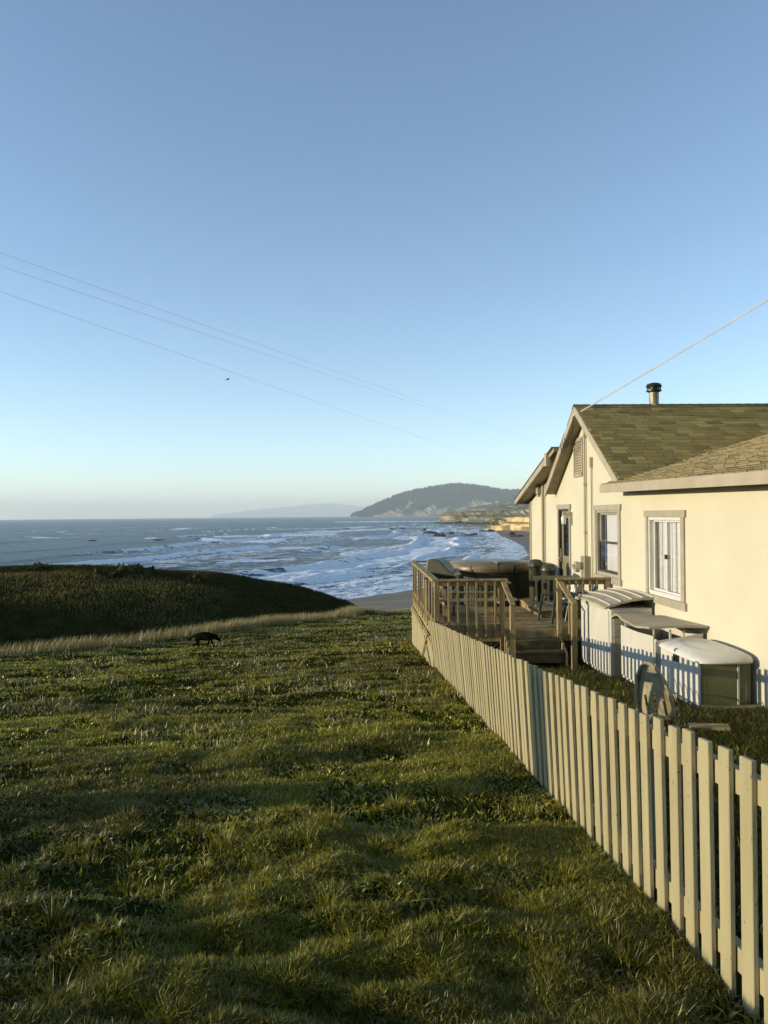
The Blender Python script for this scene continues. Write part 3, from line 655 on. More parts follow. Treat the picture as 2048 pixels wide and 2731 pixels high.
# gable vent
v_ = MB(); va, vb, vc, vd = 16.15,16.80,.80,1.585
for q in ((va,va+.06,vc,vd),(vb-.06,vb,vc,vd),(va,vb,vc-.02,vc+.05),(va-.02,vb+.02,vd-.05,vd+.03)): v_.box(-.03,-.002,*q)
vent = v_.build('gable_vent', M['trim'], house, bevel=.002)
l = MB(); n = 13
for k in range(n):
    z = vc+.07+(vd-vc-.13)*k/(n-1); l.beam((-.022,va+.06,z-.012),(-.022,vb-.06,z-.012),.035,.008,up=(.6,0,.8))
l.box(-.006,-.003,va+.06,vb-.06,vc+.05,vd-.05); l.build('louvres', M['fascia'], vent)
# wall plumbing and electrics
p = MB(); p.tube([(-.045,15.93,1.92),(-.045,15.93,-.88)],.024,10); p.tube([(-.045,15.93,1.92),(-.09,15.93,1.98),(-.14,15.93,1.93)],.03,8); 
for z in (1.6,.6,-.4): p.box(-.07,-.002,15.89,15.97,z-.02,z+.02)
p.build('conduit', M['pipe'], house, smooth=False)
p = MB(); p.box(-.13,-.002,15.70,15.98,-1.42,-.88); mb_ = p.build('meter_box', M['metalgrey'], house, bevel=.012, seg=2)
p = MB(); p.tube([(-.13,15.84,-1.08),(-.20,15.84,-1.08)],.075,18); p.build('meter_dial', M['galv'], mb_)
p = MB(); p.tube([(-.03,15.52,.95),(-.03,15.52,-2.1)],.014,8); p.box(-.06,-.002,15.48,15.56,.93,1.13); p.build('thin_pipe', M['pipe'], house)
p = MB(); p.tube([(-.002,16.58,-1.15),(-.09,16.58,-1.15)],.115,20); p.tube([(-.09,16.58,-1.15),(-.12,16.58,-1.17)],.08,16); p.build('dryer_vent', M['fascia'], house, bevel=.008)
p = MB(); p.tube([(-.035,19.66,.85),(-.035,19.66,-2.3)],.03,8); p.tube([(-.02,19.48,.7),(-.02,19.48,-2.3)],.012,8); p.build('downspout', M['fascia'], house)
p = MB(); p.box(-.14,-.002,19.78,19.95,.50,.68); p.box(-.12,-.05,19.8,19.93,.44,.50); p.build('eave_lamp', M['trim'], house, bevel=.01)
p = MB(); p.box(-.02,-.002,21.08,21.2,-3.5,.36); p.box(-.02,.1,21.282,21.3,-3.5,.36); p.build('corner_board', M['trim'], house)
p = MB(); p.box(-.1,-.002,17.0,17.09,-.06,.03); p.box(-.22,-.1,17.02,17.07,-.03,.02); cl = p.build('porch_lamp', M['pipe'], house)
p = MB(); p.lathe([(.035,-.22),(.052,-.20),(.058,-.07),(.035,-.03),(.015,0)],(-.19,17.045,-.02),12); p.build('lamp_shade', M['white'], cl, smooth=True)
# coils of cable under the gable peak
p = MB()
for k in range(3):
    pts = [(XO-.05-.01*k, PY+.5+.12*k+.13*math.cos(t), 1.62-.05*k+.22*math.sin(t)) for t in np.linspace(math.pi,2*math.pi,10)]; p.tube(pts,.009,6)
p.tube([(XO-.04,PY-.02,2.0),(XO-.04,PY+.1,1.6),(XO-.03,PY+.25,1.5)],.01,6); p.build('drip_loops', M['black'], house)

# ------------------------------------------------------------------ cables
def cable(name, pts, r, m, label, cat, group=None, twist=0):
    mb = MB()
    if twist:
        for s_ in range(2):
            P = []; n = 900
            for i in range(n+1):
                t = i/n*(len(pts)-1); k = min(int(t), len(pts)-2); q = Vector(pts[k]).lerp(Vector(pts[k+1]), t-k)
                a = i/n*twist*2*math.pi+s_*math.pi; P.append(q+Vector((.011*math.cos(a)*.7, .011*math.cos(a)*.5, .011*math.sin(a))))
            mb.tube(P, r if s_==0 else r*.7, 5)
    else: mb.tube(pts, r, 6)
    return tag(mb.build(name, m, fix=False, smooth=True), label, cat, group)
def sag(p, q, d, n=24):
    p = Vector(p); q = Vector(q); return [p.lerp(q, i/n)-Vector((0,0,d*4*(i/n)*(1-i/n))) for i in range(n+1)]
def PX(u, v, Y): 
    du, dv = u-1024, v-1365.5; a = R(.54); x = du*math.cos(a)-dv*math.sin(a)*1; y = du*math.sin(a)+dv*math.cos(a)
    pt = R(.24); return Vector((x/2050*Y, Y, (-y+2050*math.tan(pt))/2050*Y))
peak = H(XO-.06, PY-.05, 2.0)
e1 = PX(2048,790,11.8); far_ = peak + (e1-peak)*2.6
cable('service_cable', sag(peak, far_, .06, 30), .008, M['cablew'], 'pale twisted service cable running up from the gable peak', 'cable', twist=70)
for (ua, va, ub, vb, lab) in ((0,671,1490,1196,'uppermost of the three thin overhead wires crossing the sky'),(0,707,1490,1199,'middle of the three thin overhead wires, meeting the top one near the house'),(0,775,1490,1290,'lowest of the three thin overhead wires crossing the sky')):
    a = PX(ua,va,34); b = PX(ub,vb,150); d = (a-b); cable('overhead_wire', sag(a+d*.06, b, .15, 20), .0048, M['wire'], lab, 'wire', 'thin overhead wires')

# ------------------------------------------------------------------ deck
DZ = -2.15; DX0, DX1, DY0, DY1 = -3.29, -.03, 14.4, 20.25
deck = empty('deck', H(DX0,DY0,DZ), HROT, 'weathered wooden deck with slatted railings and front steps beside the house', 'deck')
def D(mb, name, m, parent=None, bevel=.004):
    # geometry is written in house coordinates; shift into the deck's frame
    mb.v = [(x-DX0, y-DY0, z-DZ) for x,y,z in mb.v]; return mb.build(name, m, parent or deck, bevel=bevel)
fl = MB(); y = DY0; r_ = random.Random(5)
while y < DY1-.1:
    fl.box(DX0+.01, DX1, y, y+.133, DZ-.035+r_.uniform(-.004,0), DZ+r_.uniform(-.003,.003)); y += .142
D(fl,'floor',M['wood2'])
fr = MB(); fr.box(DX0,DX1,DY0-.04,DY0-.002,DZ-.22,DZ-.01); fr.box(DX0-.04,DX0,DY0-.04,DY1,DZ-.22,DZ-.01); fr.box(DX0,DX1,DY1,DY1+.04,DZ-.22,DZ-.01); D(fr,'rim_joist',M['wood'])
def gz(x, y): p = H(x,y); return float(ground_z(p.x, p.y))
def post(x, y, top, s=.089, bot=None):
    p = MB(); p.box(x-s/2,x+s/2,y-s/2,y+s/2, bot if bot is not None else gz(x,y)-.3, top); D(p,'post',M['wood'])
RT = -1.20
sx1, sx2 = -2.07, -1.00
for x, y in ((DX0,DY0-.0),(DX0,DY0+1.95),(DX0,DY0+3.9),(DX0,DY1)): post(x, y, RT-.04)
post(sx1, DY0-.02, RT-.04); post(sx2, DY0-.02, RT-.04); post(-.10, DY0-.02, RT-.04, .09); post(-1.2,DY1,RT-.04)
def rail(p, q, w=.14, h=.038): m_ = MB(); m_.beam(p, q, w, h); D(m_,'handrail',M['wood2'])
rail((DX0-.02,DY0-.08,RT-.019),(DX0-.02,DY1+.08,RT-.019)); rail((DX0+.055,DY0-.02,RT-.02),(sx1+.10,DY0-.02,RT-.02)); rail((sx2-.06,DY0-.02,RT-.02),(-.05,DY0-.02,RT-.02)); rail((DX0,DY1,RT-.02),(-1.1,DY1,RT-.02))
def under(p, q): m_ = MB(); m_.beam(p, q, .035, .085); D(m_,'rail',M['wood'])
under((DX0+.05,DY0-.02,RT-.085),(sx1-.05,DY0-.02,RT-.085)); under((sx2+.05,DY0-.02,RT-.085),(-.15,DY0-.02,RT-.085))
under((DX0-.005,DY0+.05,RT-.085),(DX0-.005,DY1-.05,RT-.085)); under((DX0-.005,DY0+.05,DZ+.10),(DX0-.005,DY1-.05,DZ+.10))
under((DX0+.05,DY0-.02,DZ+.06),(sx1-.05,DY0-.02,DZ+.06))
def bal(x, y, z0=None, w=.038): m_ = MB(); m_.box(x-w/2,x+w/2,y-w/2,y+w/2,z0 if z0 is not None else DZ-.12,RT-.05); D(m_,'baluster',M['wood'],bevel=.003)
for x in np.linspace(DX0+.22, sx1-.14, 6): bal(x, DY0-.062)
for x in np.linspace(sx2+.18, -.30, 5): bal(x, DY0-.062)
for y in np.arange(DY0+.35, DY1-.1, .58):
    m_ = MB(); m_.box(DX0-.062,DX0-.044,y-.045,y+.045,DZ-.12,RT-.045); D(m_,'baluster',M['wood'],bevel=.002)
# skirting under the left side, with cross brace
sk = MB(); y = DY0+.05
while y < DY1: zg = gz(DX0-.03,y); sk.box(DX0-.075,DX0-.056,y,y+.085,zg-.1,DZ-.225); y += .125
D(sk,'skirting',M['fence'])
br = MB(); br.beam((DX0-.09,DY0+.4,DZ-.75),(DX0-.09,DY0+2.6,DZ-.2),.02,.07); br.beam((DX0-.11,DY0+2.4,DZ-.95),(DX0-.11,DY0+.9,DZ-.2),.02,.07); br.beam((DX0-.09,DY0+.0,DZ-.30),(DX0-.09,DY1,DZ-.30),.02,.09); D(br,'brace',M['wood'])
# lattice under the front
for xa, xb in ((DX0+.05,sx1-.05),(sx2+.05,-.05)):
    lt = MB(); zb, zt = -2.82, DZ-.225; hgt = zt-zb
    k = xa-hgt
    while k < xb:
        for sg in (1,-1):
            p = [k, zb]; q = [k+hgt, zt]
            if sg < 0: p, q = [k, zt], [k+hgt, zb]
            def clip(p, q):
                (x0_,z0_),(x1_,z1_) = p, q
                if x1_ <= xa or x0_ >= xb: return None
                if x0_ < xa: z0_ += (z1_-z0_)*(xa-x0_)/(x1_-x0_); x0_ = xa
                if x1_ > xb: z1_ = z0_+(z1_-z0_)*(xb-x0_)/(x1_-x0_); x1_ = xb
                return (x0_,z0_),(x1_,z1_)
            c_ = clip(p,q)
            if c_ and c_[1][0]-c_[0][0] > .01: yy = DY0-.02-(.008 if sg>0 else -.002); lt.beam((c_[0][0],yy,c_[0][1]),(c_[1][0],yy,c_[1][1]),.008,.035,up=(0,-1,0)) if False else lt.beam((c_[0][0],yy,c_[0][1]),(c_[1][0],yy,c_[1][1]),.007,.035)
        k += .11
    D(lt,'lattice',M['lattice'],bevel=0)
    lt = MB(); lt.box(xa,xb,DY0+.02,DY0+.035,-2.9,DZ-.23); D(lt,'shade_backing',M['dark'],bevel=0)  # dark sheet added behind the lattice to read as shade under the deck
# steps
for k, (z, yf) in enumerate(((-2.31,14.08),(-2.47,13.78))):
    s_ = MB(); s_.box(sx1+.06,sx2-.06,yf,yf+.30,z-.04,z); D(s_,'step',M['stepwood'])
    s_ = MB(); s_.box(sx1+.07,sx2-.07,yf+.302,yf+.32,z-.0,z+.12); s_.box(sx1+.07,sx2-.07,yf+.02,yf+.04,z-.20,z-.041); D(s_,'riser',M['stepwood'])
for x in (sx1+.03, sx2-.03):
    s_ = MB(); s_.add([(x-.02,14.36,-2.2),(x-.02,13.76,-2.5),(x-.02,13.76,-2.75),(x-.02,14.36,-2.75),(x+.02,14.36,-2.2),(x+.02,13.76,-2.5),(x+.02,13.76,-2.75),(x+.02,14.36,-2.75)],[(0,1,2,3),(7,6,5,4),(0,4,5,1),(1,5,6,2),(2,6,7,3),(3,7,4,0)]); D(s_,'stringer',M['wood'])
for x, yn in ((sx1+.02,13.52),(sx2+.0,13.40)):
    post(x, yn, -1.60, .09, gz(x,yn)-.2)
    rail((x,DY0-.06,RT-.06),(x,yn-.06,-1.585),.09,.038)
# landing at the door
ld = MB(); y = 15.9
while y < 18.5: ld.box(-1.0,-.05,y,y+.13,-2.02,-1.985); y += .138
D(ld,'landing',M['wood2']); ld = MB(); ld.box(-.98,-.96,15.92,18.5,DZ+.002,-2.022); ld.box(-.96,-.06,15.92,15.94,DZ+.002,-2.022); D(ld,'landing_riser',M['wood'])
# short white rail by the door
dr_ = MB(); dr_.beam((-1.0,16.55,-1.38),(-.06,16.55,-1.38),.04,.09)
for x in np.linspace(-.93,-.15,7): dr_.box(x-.02,x+.02,16.53,16.57,-1.985,-1.42)
D(dr_,'porch_rail',M['fence'])

# ------------------------------------------------------------------ things on the deck
def W(mb, name, m, parent, **k): return mb.build(name, m, parent, **k)
# hot tub
tub = empty('hot_tub', H(-1.50,18.9,DZ), HROT, 'round hot tub with dark slatted cabinet and brown folding cover', 'hot tub')
c = MB(); N = 72
c.lathe([(.93,.0),(.95,.02),(.95,.80)], n=N); c.build('cabinet', M['tub'], tub)
s_ = MB()
for k in range(N):
    t = 2*math.pi*k/N; a = Vector((math.cos(t),math.sin(t),0)); s_.beam(a*.955+Vector((0,0,.03)), a*.955+Vector((0,0,.80)), .055, .016, up=a)
s_.build('slats', M['tub'], tub)
c = MB(); c.lathe([(.96,.78),(1.02,.80),(1.03,.86),(1.0,.90)], n=N); c.build('rim', M['cover'], tub, smooth=True)
for sg in (1,-1):
    vs = [(0,0,1.02)]; n = 28; ring = []
    m_ = MB()
    top = []; rimt = []; low = []
    for i in range(n+1):
        t = -math.pi/2+math.pi*i/n; x = sg*(.012+1.05*math.cos(t)); y = 1.05*math.sin(t)
        rimt.append((x,y,.985)); low.append((x*1.0,y*1.0,.86)); top.append((x*.55,y*.55,1.03))
    c0 = (sg*.012,0,1.035)
    vv = [c0]+top+rimt+low; f_ = []
    for i in range(n):
        f_ += [(0,1+i,2+i),(1+i,1+n+1+i,2+n+1+i,2+i),(1+n+1+i,1+2*(n+1)+i,2+2*(n+1)+i,2+n+1+i)]
    m_.add(vv,f_); o = m_.build('cover_half', M['cover'], tub, smooth=True)
c = MB(); c.box(-.05,.05,-1.06,1.06,.99,1.045); c.build('cover_fold', M['cover'], tub, bevel=.02, seg=2)
c = MB()
for t in (-2.2,-1.2,-.6): 
    a = Vector((math.cos(t),math.sin(t),0)); c.beam(a*1.055+Vector((0,0,.95)), a*1.04+Vector((0,0,.62)), .04,.008, up=a)
c.build('strap', M['black'], tub)
# grill
gr = empty('barbecue_grill', H(-2.98,16.35,DZ), HROT+1.15, 'domed dark barbecue grill with side shelf by the left railing', 'grill')
b = MB(); pr = [(-.36,.86),(-.33,.92),(-.18,1.03),(-.07,1.16),(.03,1.225),(.17,1.23),(.25,1.18),(.27,1.05),(.27,.86)]
b.prism([(y_,z_) for y_,z_ in pr],'x',-.27,.27); b.build('lid', mat('grill_lid',(.09,.085,.045),(.06,.055,.03),6,.35,spec=.5), gr, bevel=.03, seg=3)
b = MB(); b.prism([(-.2,.70),(-.24,.855),(.24,.855),(.2,.70)],'x',-.26,.26); b.build('firebox', M['black'], gr, bevel=.01)
for sx_ in (1,-1):
    b = MB(); b.box(min(sx_*.28,sx_*.60),max(sx_*.28,sx_*.60),-.2,.2,.83,.855); b.build('side_shelf', M['metalgrey'] if sx_>0 else M['black'], gr, bevel=.008)
b = MB(); b.tube([(-.2,-.29,1.0),(.2,-.29,1.0)],.014,8); b.tube([(-.2,-.29,1.0),(-.2,-.24,1.0)],.01,6); b.tube([(.2,-.29,1.0),(.2,-.24,1.0)],.01,6); b.build('handle', M['galv'], gr)
for x_ in (-.24,.24):
    for y_ in (-.18,.18): b = MB(); b.box(x_-.018,x_+.018,y_-.018,y_+.018,.0,.70); b.build('leg', M['black'], gr)
b = MB(); b.box(-.23,.23,-.17,.17,.16,.18); b.build('bottom_shelf', M['black'], gr)
# picnic table
pt = empty('picnic_table', H(-2.40,16.15,DZ), HROT, 'wooden picnic table with crossed legs behind the front railing', 'table')
b = MB()
for k in range(5): b.box(-.78,.78,-.36+k*.147,-.36+k*.147+.138,.715,.753)
b.build('tabletop', M['wood2'], pt, bevel=.004)
for sg in (1,-1):
    b = MB(); b.box(-.82,.82,sg*.68-.14,sg*.68-.003,.42,.458); b.box(-.82,.82,sg*.68+.003,sg*.68+.14,.42,.458); b.build('bench', M['wood2'], pt, bevel=.004)
for x_ in (-.58,.58):
    for sg in (1,-1): b = MB(); b.beam((x_+.02*sg,sg*.24,.70),(x_+.02*sg,sg*.62,0),.036,.085,up=(1,0,0)); b.build('leg', M['wood'], pt)
    b = MB(); b.box(x_-.06,x_-.03,-.76,.76,.325,.415); b.box(x_-.06,x_-.03,-.34,.34,.63,.712); b.build('crossbar', M['wood'], pt)
    b = MB(); b.beam((x_,0,.38),(x_*.25,0,.69),.035,.07,up=(0,1,0)); b.build('brace', M['wood'], pt)
# lidded bins by the wall
def can(x, y, z, r, h, lab, tube_=False):
    c_ = empty('rubbish_bin', H(x,y,z), HROT, lab, 'bin', 'dark plastic bins against the house wall')
    b = MB(); b.lathe([(r*.82,0),(r*.86,.02),(r,h*.82),(r*1.03,h*.83)], n=28); b.build('body', M['can'], c_, smooth=True)
    b = MB(); b.lathe([(r*1.06,h*.80),(r*1.07,h*.85),(r*.98,h*.92),(r*.7,h*.985),(r*.25,h*1.0),(.01,h*1.003)], n=28); b.build('lid', M['can'], c_, smooth=True)
    b = MB(); b.tube([(-.05,-r*1.05,h*.72),(-.05,-r*1.18,h*.72),(.05,-r*1.18,h*.72),(.05,-r*1.05,h*.72)],.01,6); b.build('handle', M['black'], c_)
can(-.71,17.55,-1.985,.165,.95,'dark green rubbish bin nearer the hot tub, with the black hose loop')
can(-.50,17.25,-1.985,.16,.86,'dark green rubbish bin nearer the door')
hs = MB(); pts = [(0,0,0),(0,0,-.25),(.01,-.01,-.42),(.07,-.02,-.5),(.15,-.02,-.47),(.18,-.01,-.35),(.19,0,-.05)]
hs.tube(pts,.013,8); o = tag(hs.build('hose', M['black'], smooth=True),'black hose hanging in a loop over the dark bin','hose'); o.location = H(-.86,17.36,-1.12)
# resin chairs
def make_chair():
    r0 = empty('patio_chair'); m_ = M['chair']
    s_ = MB(); s_.prism([(-.24,.36),(-.23,.405),(-.05,.40),(.20,.375),(.25,.36),(.25,.335),(.0,.345),(-.2,.36)],'x',-.23,.23); s_.build('seat', m_, r0, bevel=.01)
    bk = MB()
    for k in range(7):
        x = -.19+k*.063; hh = .86-.9*(abs(k-3)/3)**2*.09
        bk.tube([(x*.9,.21,.37),(x,.27,.55),(x*1.05,.33,hh)],.021,6)
    bk.tube([(-.21,.33,.78),(-.15,.345,.845),(0,.35,.875),(.15,.345,.845),(.21,.33,.78)],.024,8); bk.tube([(-.2,.28,.55),(0,.29,.56),(.2,.28,.55)],.018,6); bk.build('backrest', m_, r0)
    for sx_ in (-1,1):
        a = MB(); a.beam((sx_*.275,-.26,.53),(sx_*.27,.30,.52),.06,.022); a.build('armrest', m_, r0, bevel=.008)
        a = MB(); a.beam((sx_*.275,-.22,.53),(sx_*.29,-.31,0),.045,.03,up=(1,0,0)); a.build('leg', m_, r0, bevel=.008)
        a = MB(); a.beam((sx_*.265,.27,.52),(sx_*.29,.36,0),.05,.03,up=(1,0,0)); a.build('leg', m_, r0, bevel=.008)
    return r0
def copy_tree(o, parent=None):
    c_ = o.copy(); S.collection.objects.link(c_); c_.parent = parent
    for ch_ in [q for q in bpy.data.objects if q.parent is o]: copy_tree(ch_, c_)
    return c_
c1 = make_chair(); c2_ = copy_tree(c1)
for o, (x,y,rz,lab) in ((c1,(-.76,15.32,-1.35,'slate blue resin chair on the deck just left of the stair post')),(c2_,(-.27,15.55,-1.75,'dark resin chair against the house wall behind the right railing'))):
    p = H(x,y,DZ); o.location = p; o.rotation_euler=(0,0,HROT+rz); tag(o,lab,'chair','resin chairs on the deck')

# ------------------------------------------------------------------ storage boxes
def yard(x, y): return gz(x,y)
def boxframe(name, x, y, lab): return empty(name, H(x,y,yard(x,y)-.02), HROT, lab, 'storage box', 'resin storage boxes along the wall')
# 1 tall box
b1 = boxframe('storage_box', -.72, 12.30, 'tall cream resin storage shed with ribbed tan lid under the windows')
zb = b1.location.z; z = lambda a: a-zb
body = MB(); body.box(0,.68,0,1.62,-.0,z(-1.52)); body.build('body', M['resin'], b1, bevel=.02, seg=2)
dd = MB(); dd.box(-.018,-.001,.06,.80,.06,z(-1.57)); dd.build('door', M['resin'], b1, bevel=.006); dd = MB(); dd.box(-.018,-.001,.815,1.57,.06,z(-1.57)); dd.build('door', M['resin'], b1, bevel=.006)
sd = MB()
for k in range(5): sd.box(.05,.63,-.012,-.001,.05+k*.21,.05+k*.21+.198)
sd.build('side_panel', mat('resin_tan',(.42,.37,.24),(.34,.30,.19),4,.45), b1, bevel=.004)
lid = MB(); nxx, nyy = 30, 8; vs=[]; 
for j in range(nyy+1):
    for i in range(nxx+1):
        x = -.10+.86*i/nxx; y = -.06+1.74*j/nyy; t_ = i/nxx; s_ = j/nyy
        zz = z(-1.495)+.14*math.sin(min(t_*1.25,1)*math.pi/2)+.035*math.sin(s_*math.pi)-.02*s_ + (.010 if (i%6==3) else 0)
        vs.append((x,y,zz))
n0 = len(vs); vs2 = [(a,b_,min(c_-.035, c_-.035)) for a,b_,c_ in vs]
fs = [(j*(nxx+1)+i, j*(nxx+1)+i+1,(j+1)*(nxx+1)+i+1,(j+1)*(nxx+1)+i) for j in range(nyy) for i in range(nxx)]
fs2 = [tuple(n0+k for k in f_[::-1]) for f_ in fs]
rimf = [(i, n0+i, n0+i+1, i+1) for i in range(nxx)]+[(nyy*(nxx+1)+i+1, n0+nyy*(nxx+1)+i+1, n0+nyy*(nxx+1)+i, nyy*(nxx+1)+i) for i in range(nxx)]
rimf += [((j+1)*(nxx+1), n0+(j+1)*(nxx+1), n0+j*(nxx+1), j*(nxx+1)) for j in range(nyy)]+[(j*(nxx+1)+nxx, n0+j*(nxx+1)+nxx, n0+(j+1)*(nxx+1)+nxx, (j+1)*(nxx+1)+nxx) for j in range(nyy)]
lid.add(vs+vs2, fs+fs2+rimf); l1 = lid.build('lid', M['resinlid'], b1)
rb_ = MB()
for i in (3,9,15,21,27):
    P = [Vector(vs[j*(nxx+1)+i])+Vector((0,0,.002)) for j in range(nyy+1)]; rb_.tube(P,.011,6)
rb_.build('rib', M['resin'], l1)
tl = MB(); tl.tube([(0,0,0),(.05,-.10,.004),(.09,-.22,.012)],.011,6); tl.tube([(-.02,.05,0),(.0,0,.0)],.028,8)
o = tag(tl.build('hand_tool', M['black'], smooth=True), 'small dark hand tool lying on the ribbed tan lid', 'tool'); o.location = H(-.70,13.55,-1.455)
# 2 box with the warped lid
b2 = boxframe('storage_box', -.71, 10.45, 'cream resin box with a warped raised lid, middle of the three')
zb = b2.location.z
body = MB(); body.box(0,.03,0,1.38,0,z(-1.72)); body.box(.63,.66,0,1.38,0,z(-1.66)); body.prism([(0,0),(.66,0),(.66,z(-1.64)),(.33,z(-1.70)),(0,z(-1.74))],'y',0,.03); body.prism([(0,0),(.66,0),(.66,z(-1.64)),(0,z(-1.74))],'y',1.35,1.38); body.box(.03,.63,.03,1.35,0,.03)
body.build('body', M['resin'], b2, bevel=.008)
dp = MB(); dp.prism([(.05,.05),(1.34,.05),(1.34,z(-1.71)),(1.0,z(-1.715)),(.6,z(-1.71)),(.05,z(-1.68))],'x',-.02,-.001); dp.build('door', M['resin'], b2, bevel=.005)
lid = MB(); vs=[]; nxx, nyy = 14, 24
for j in range(nyy+1):
    for i in range(nxx+1):
        t_ = i/nxx; s_ = j/nyy; x = -.12+.80*t_; y = -.08+1.56*s_
        zz = z(-1.59) + .055*(1-s_) + .012*math.sin(t_*math.pi) + .06*math.exp(-((s_-.84)/.11)**2)*(1-t_)**1.3 - .035*math.exp(-((s_-.32)/.18)**2)*(1-t_) -.03*(s_>.96)*(1-t_)
        vs.append((x,y,zz))
n0 = len(vs); vs2 = [(a,b_,c_-.03) for a,b_,c_ in vs]
fs = [(j*(nxx+1)+i, j*(nxx+1)+i+1,(j+1)*(nxx+1)+i+1,(j+1)*(nxx+1)+i) for j in range(nyy) for i in range(nxx)]
fs2 = [tuple(n0+k for k in f_[::-1]) for f_ in fs]
rimf = [(i, n0+i, n0+i+1, i+1) for i in range(nxx)]+[(nyy*(nxx+1)+i+1, n0+nyy*(nxx+1)+i+1, n0+nyy*(nxx+1)+i, nyy*(nxx+1)+i) for i in range(nxx)]
rimf += [((j+1)*(nxx+1), n0+(j+1)*(nxx+1), n0+j*(nxx+1), j*(nxx+1)) for j in range(nyy)]+[(j*(nxx+1)+nxx, n0+j*(nxx+1)+nxx, n0+(j+1)*(nxx+1)+nxx, (j+1)*(nxx+1)+nxx) for j in range(nyy)]
lid.add(vs+vs2, fs+fs2+rimf); lid.build('lid', M['resinlid'], b2, smooth=False)
for (x,y) in ((.02,1.22),(.04,.16),(.22,.05),(.4,.04)):
    pp = MB(); pp.box(x-.012,x+.012,y-.012,y+.012,z(-1.80),z(-1.60)); pp.build('lid_strut', M['resin'], b2)
# 3 low white-topped box
b3 = boxframe('storage_box', -.68, 9.15, 'low box with rounded white lid and dark end panel, nearest of the three')
zb = b3.location.z
body = MB(); body.box(0,.60,.0,1.22,.0,z(-1.765)); body.build('body', M['resin'], b3, bevel=.02, seg=2)
ep = MB(); ep.box(.035,.43,-.012,-.001,.03,z(-1.79)); ep.box(.47,.56,-.014,-.001,.03,z(-1.79)); ep.build('end_panel', M['resingrey'], b3, bevel=.004)
eb = MB(); eb.box(.0,.60,-.006,.0,.0,z(-1.77)); eb.build('end_frame', M['resingrey'], b3)
eb = MB(); eb.box(.435,.465,-.022,-.001,.03,z(-1.79)); eb.build('end_rib', mat('resin_rib',(.5,.46,.32),(.45,.41,.28),4,.4), b3, bevel=.004)
lid = MB(); bm = bmesh.new(); nx_, ny_ = 24, 30; vs = []
for j in range(ny_+1):
    for i in range(nx_+1):
        a = i/nx_*2-1; b_ = j/ny_*2-1; x = .30+a*.355; y = .60+b_*.70
        e = 1-max(abs(a)**6, abs(b_)**6)
        # squeeze corners round
        k_ = 1-.10*(abs(a)*abs(b_))**3
        x = .30+(x-.30)*k_; y = .60+(y-.60)*k_
        d = max(0,1-a*a)**.5*max(0,1-b_*b_)**.5
        zz = z(-1.762)+.028*e**.5+.085*(max(0,1-a*a)**.7)*(max(0,1-b_*b_)**.45)+.02*a
        r2 = ((a/.55)**2+(b_/.72)**2)
        zz -= .012*float(sstep(1.0,.85,r2))
        vs.append((x,y,zz))
n0 = len(vs); vs2 = [(a,b_,z(-1.79)) for a,b_,c_ in vs]
fs = [(j*(nx_+1)+i, j*(nx_+1)+i+1,(j+1)*(nx_+1)+i+1,(j+1)*(nx_+1)+i) for j in range(ny_) for i in range(nx_)]
fs2 = [tuple(n0+k for k in f_[::-1]) for f_ in fs]
def rim(nx_, ny_, n0):
    r = [(i, n0+i, n0+i+1, i+1) for i in range(nx_)]+[(ny_*(nx_+1)+i+1, n0+ny_*(nx_+1)+i+1, n0+ny_*(nx_+1)+i, ny_*(nx_+1)+i) for i in range(nx_)]
    return r+[((j+1)*(nx_+1), n0+(j+1)*(nx_+1), n0+j*(nx_+1), j*(nx_+1)) for j in range(ny_)]+[(j*(nx_+1)+nx_, n0+j*(nx_+1)+nx_, n0+(j+1)*(nx_+1)+nx_, (j+1)*(nx_+1)+nx_) for j in range(ny_)]
lid.add(vs+vs2, fs+fs2+rim(nx_,ny_,n0)); lid.build('lid', M['resinwhite'], b3, smooth=True)
lt = MB(); lt.box(-.05,-.001,.60,.68,z(-1.89),z(-1.80)); lt.tube([(-.03,.64,z(-1.80)),(-.05,.64,z(-1.74)),(-.02,.62,z(-1.72))],.008,6); lt.build('latch', M['black'], b3, bevel=.005)

# overturned garden chair behind the fence
oc = empty('garden_chair', H(-1.88,7.2,yard(-1.88,7.2)-.06), 0, 'stained resin garden chair with slotted oval back tipped behind the fence', 'chair')
oc.rotation_euler = (R(4), R(16), R(140)); oc.scale = (.74,.92,.92)
def oval(t): return (.235*math.sin(t)*(1+.12*math.cos(t)), .47-.42*math.cos(t))
bk = MB(); n = 36
ring = []
for i in range(n):
    t = 2*math.pi*i/n; x, zz = oval(t); ring.append((x, .02-.10*(zz/.9)**2, zz+.02))
bk.tube(ring+[ring[0]], .022, 8, cap=False)
# solid shell with three slots: built as a grid of strips between the slots
def shell(x, zz): return (x, .02-.11*(zz/.9)**2-.05*(x/.235)**2, zz)
n = 30
for (xa, xb, slot) in ((-.235,-.15,0),(-.15,-.115,1),(-.115,-.04,0),(-.04,-.0,1),(.0,.075,0),(.075,.11,1),(.11,.235,0)):
    vs = []; fs = []
    for i in range(n+1):
        zz = .03+.86*i/n
        w_ = .235*math.sqrt(max(0,1-((zz-.47)/.44)**2)) if zz > .47 else .235*(.8+.2*zz/.47)
        a_, b_ = max(xa,-w_), min(xb,w_)
        if slot and .10 < zz < .58: a_ = b_ = None
        if a_ is not None and b_ > a_+.004: vs.append((a_,b_,zz))
        else: vs.append(None)
    for p_, q_ in zip(vs[:-1], vs[1:]):
        if p_ and q_:
            P = [shell(p_[0],p_[2]),shell(p_[1],p_[2]),shell(q_[1],q_[2]),shell(q_[0],q_[2])]
            bk.add(P+[(x,y+.014,z_) for x,y,z_ in P],[(0,1,2,3),(7,6,5,4),(0,4,5,1),(1,5,6,2),(2,6,7,3),(3,7,4,0)])
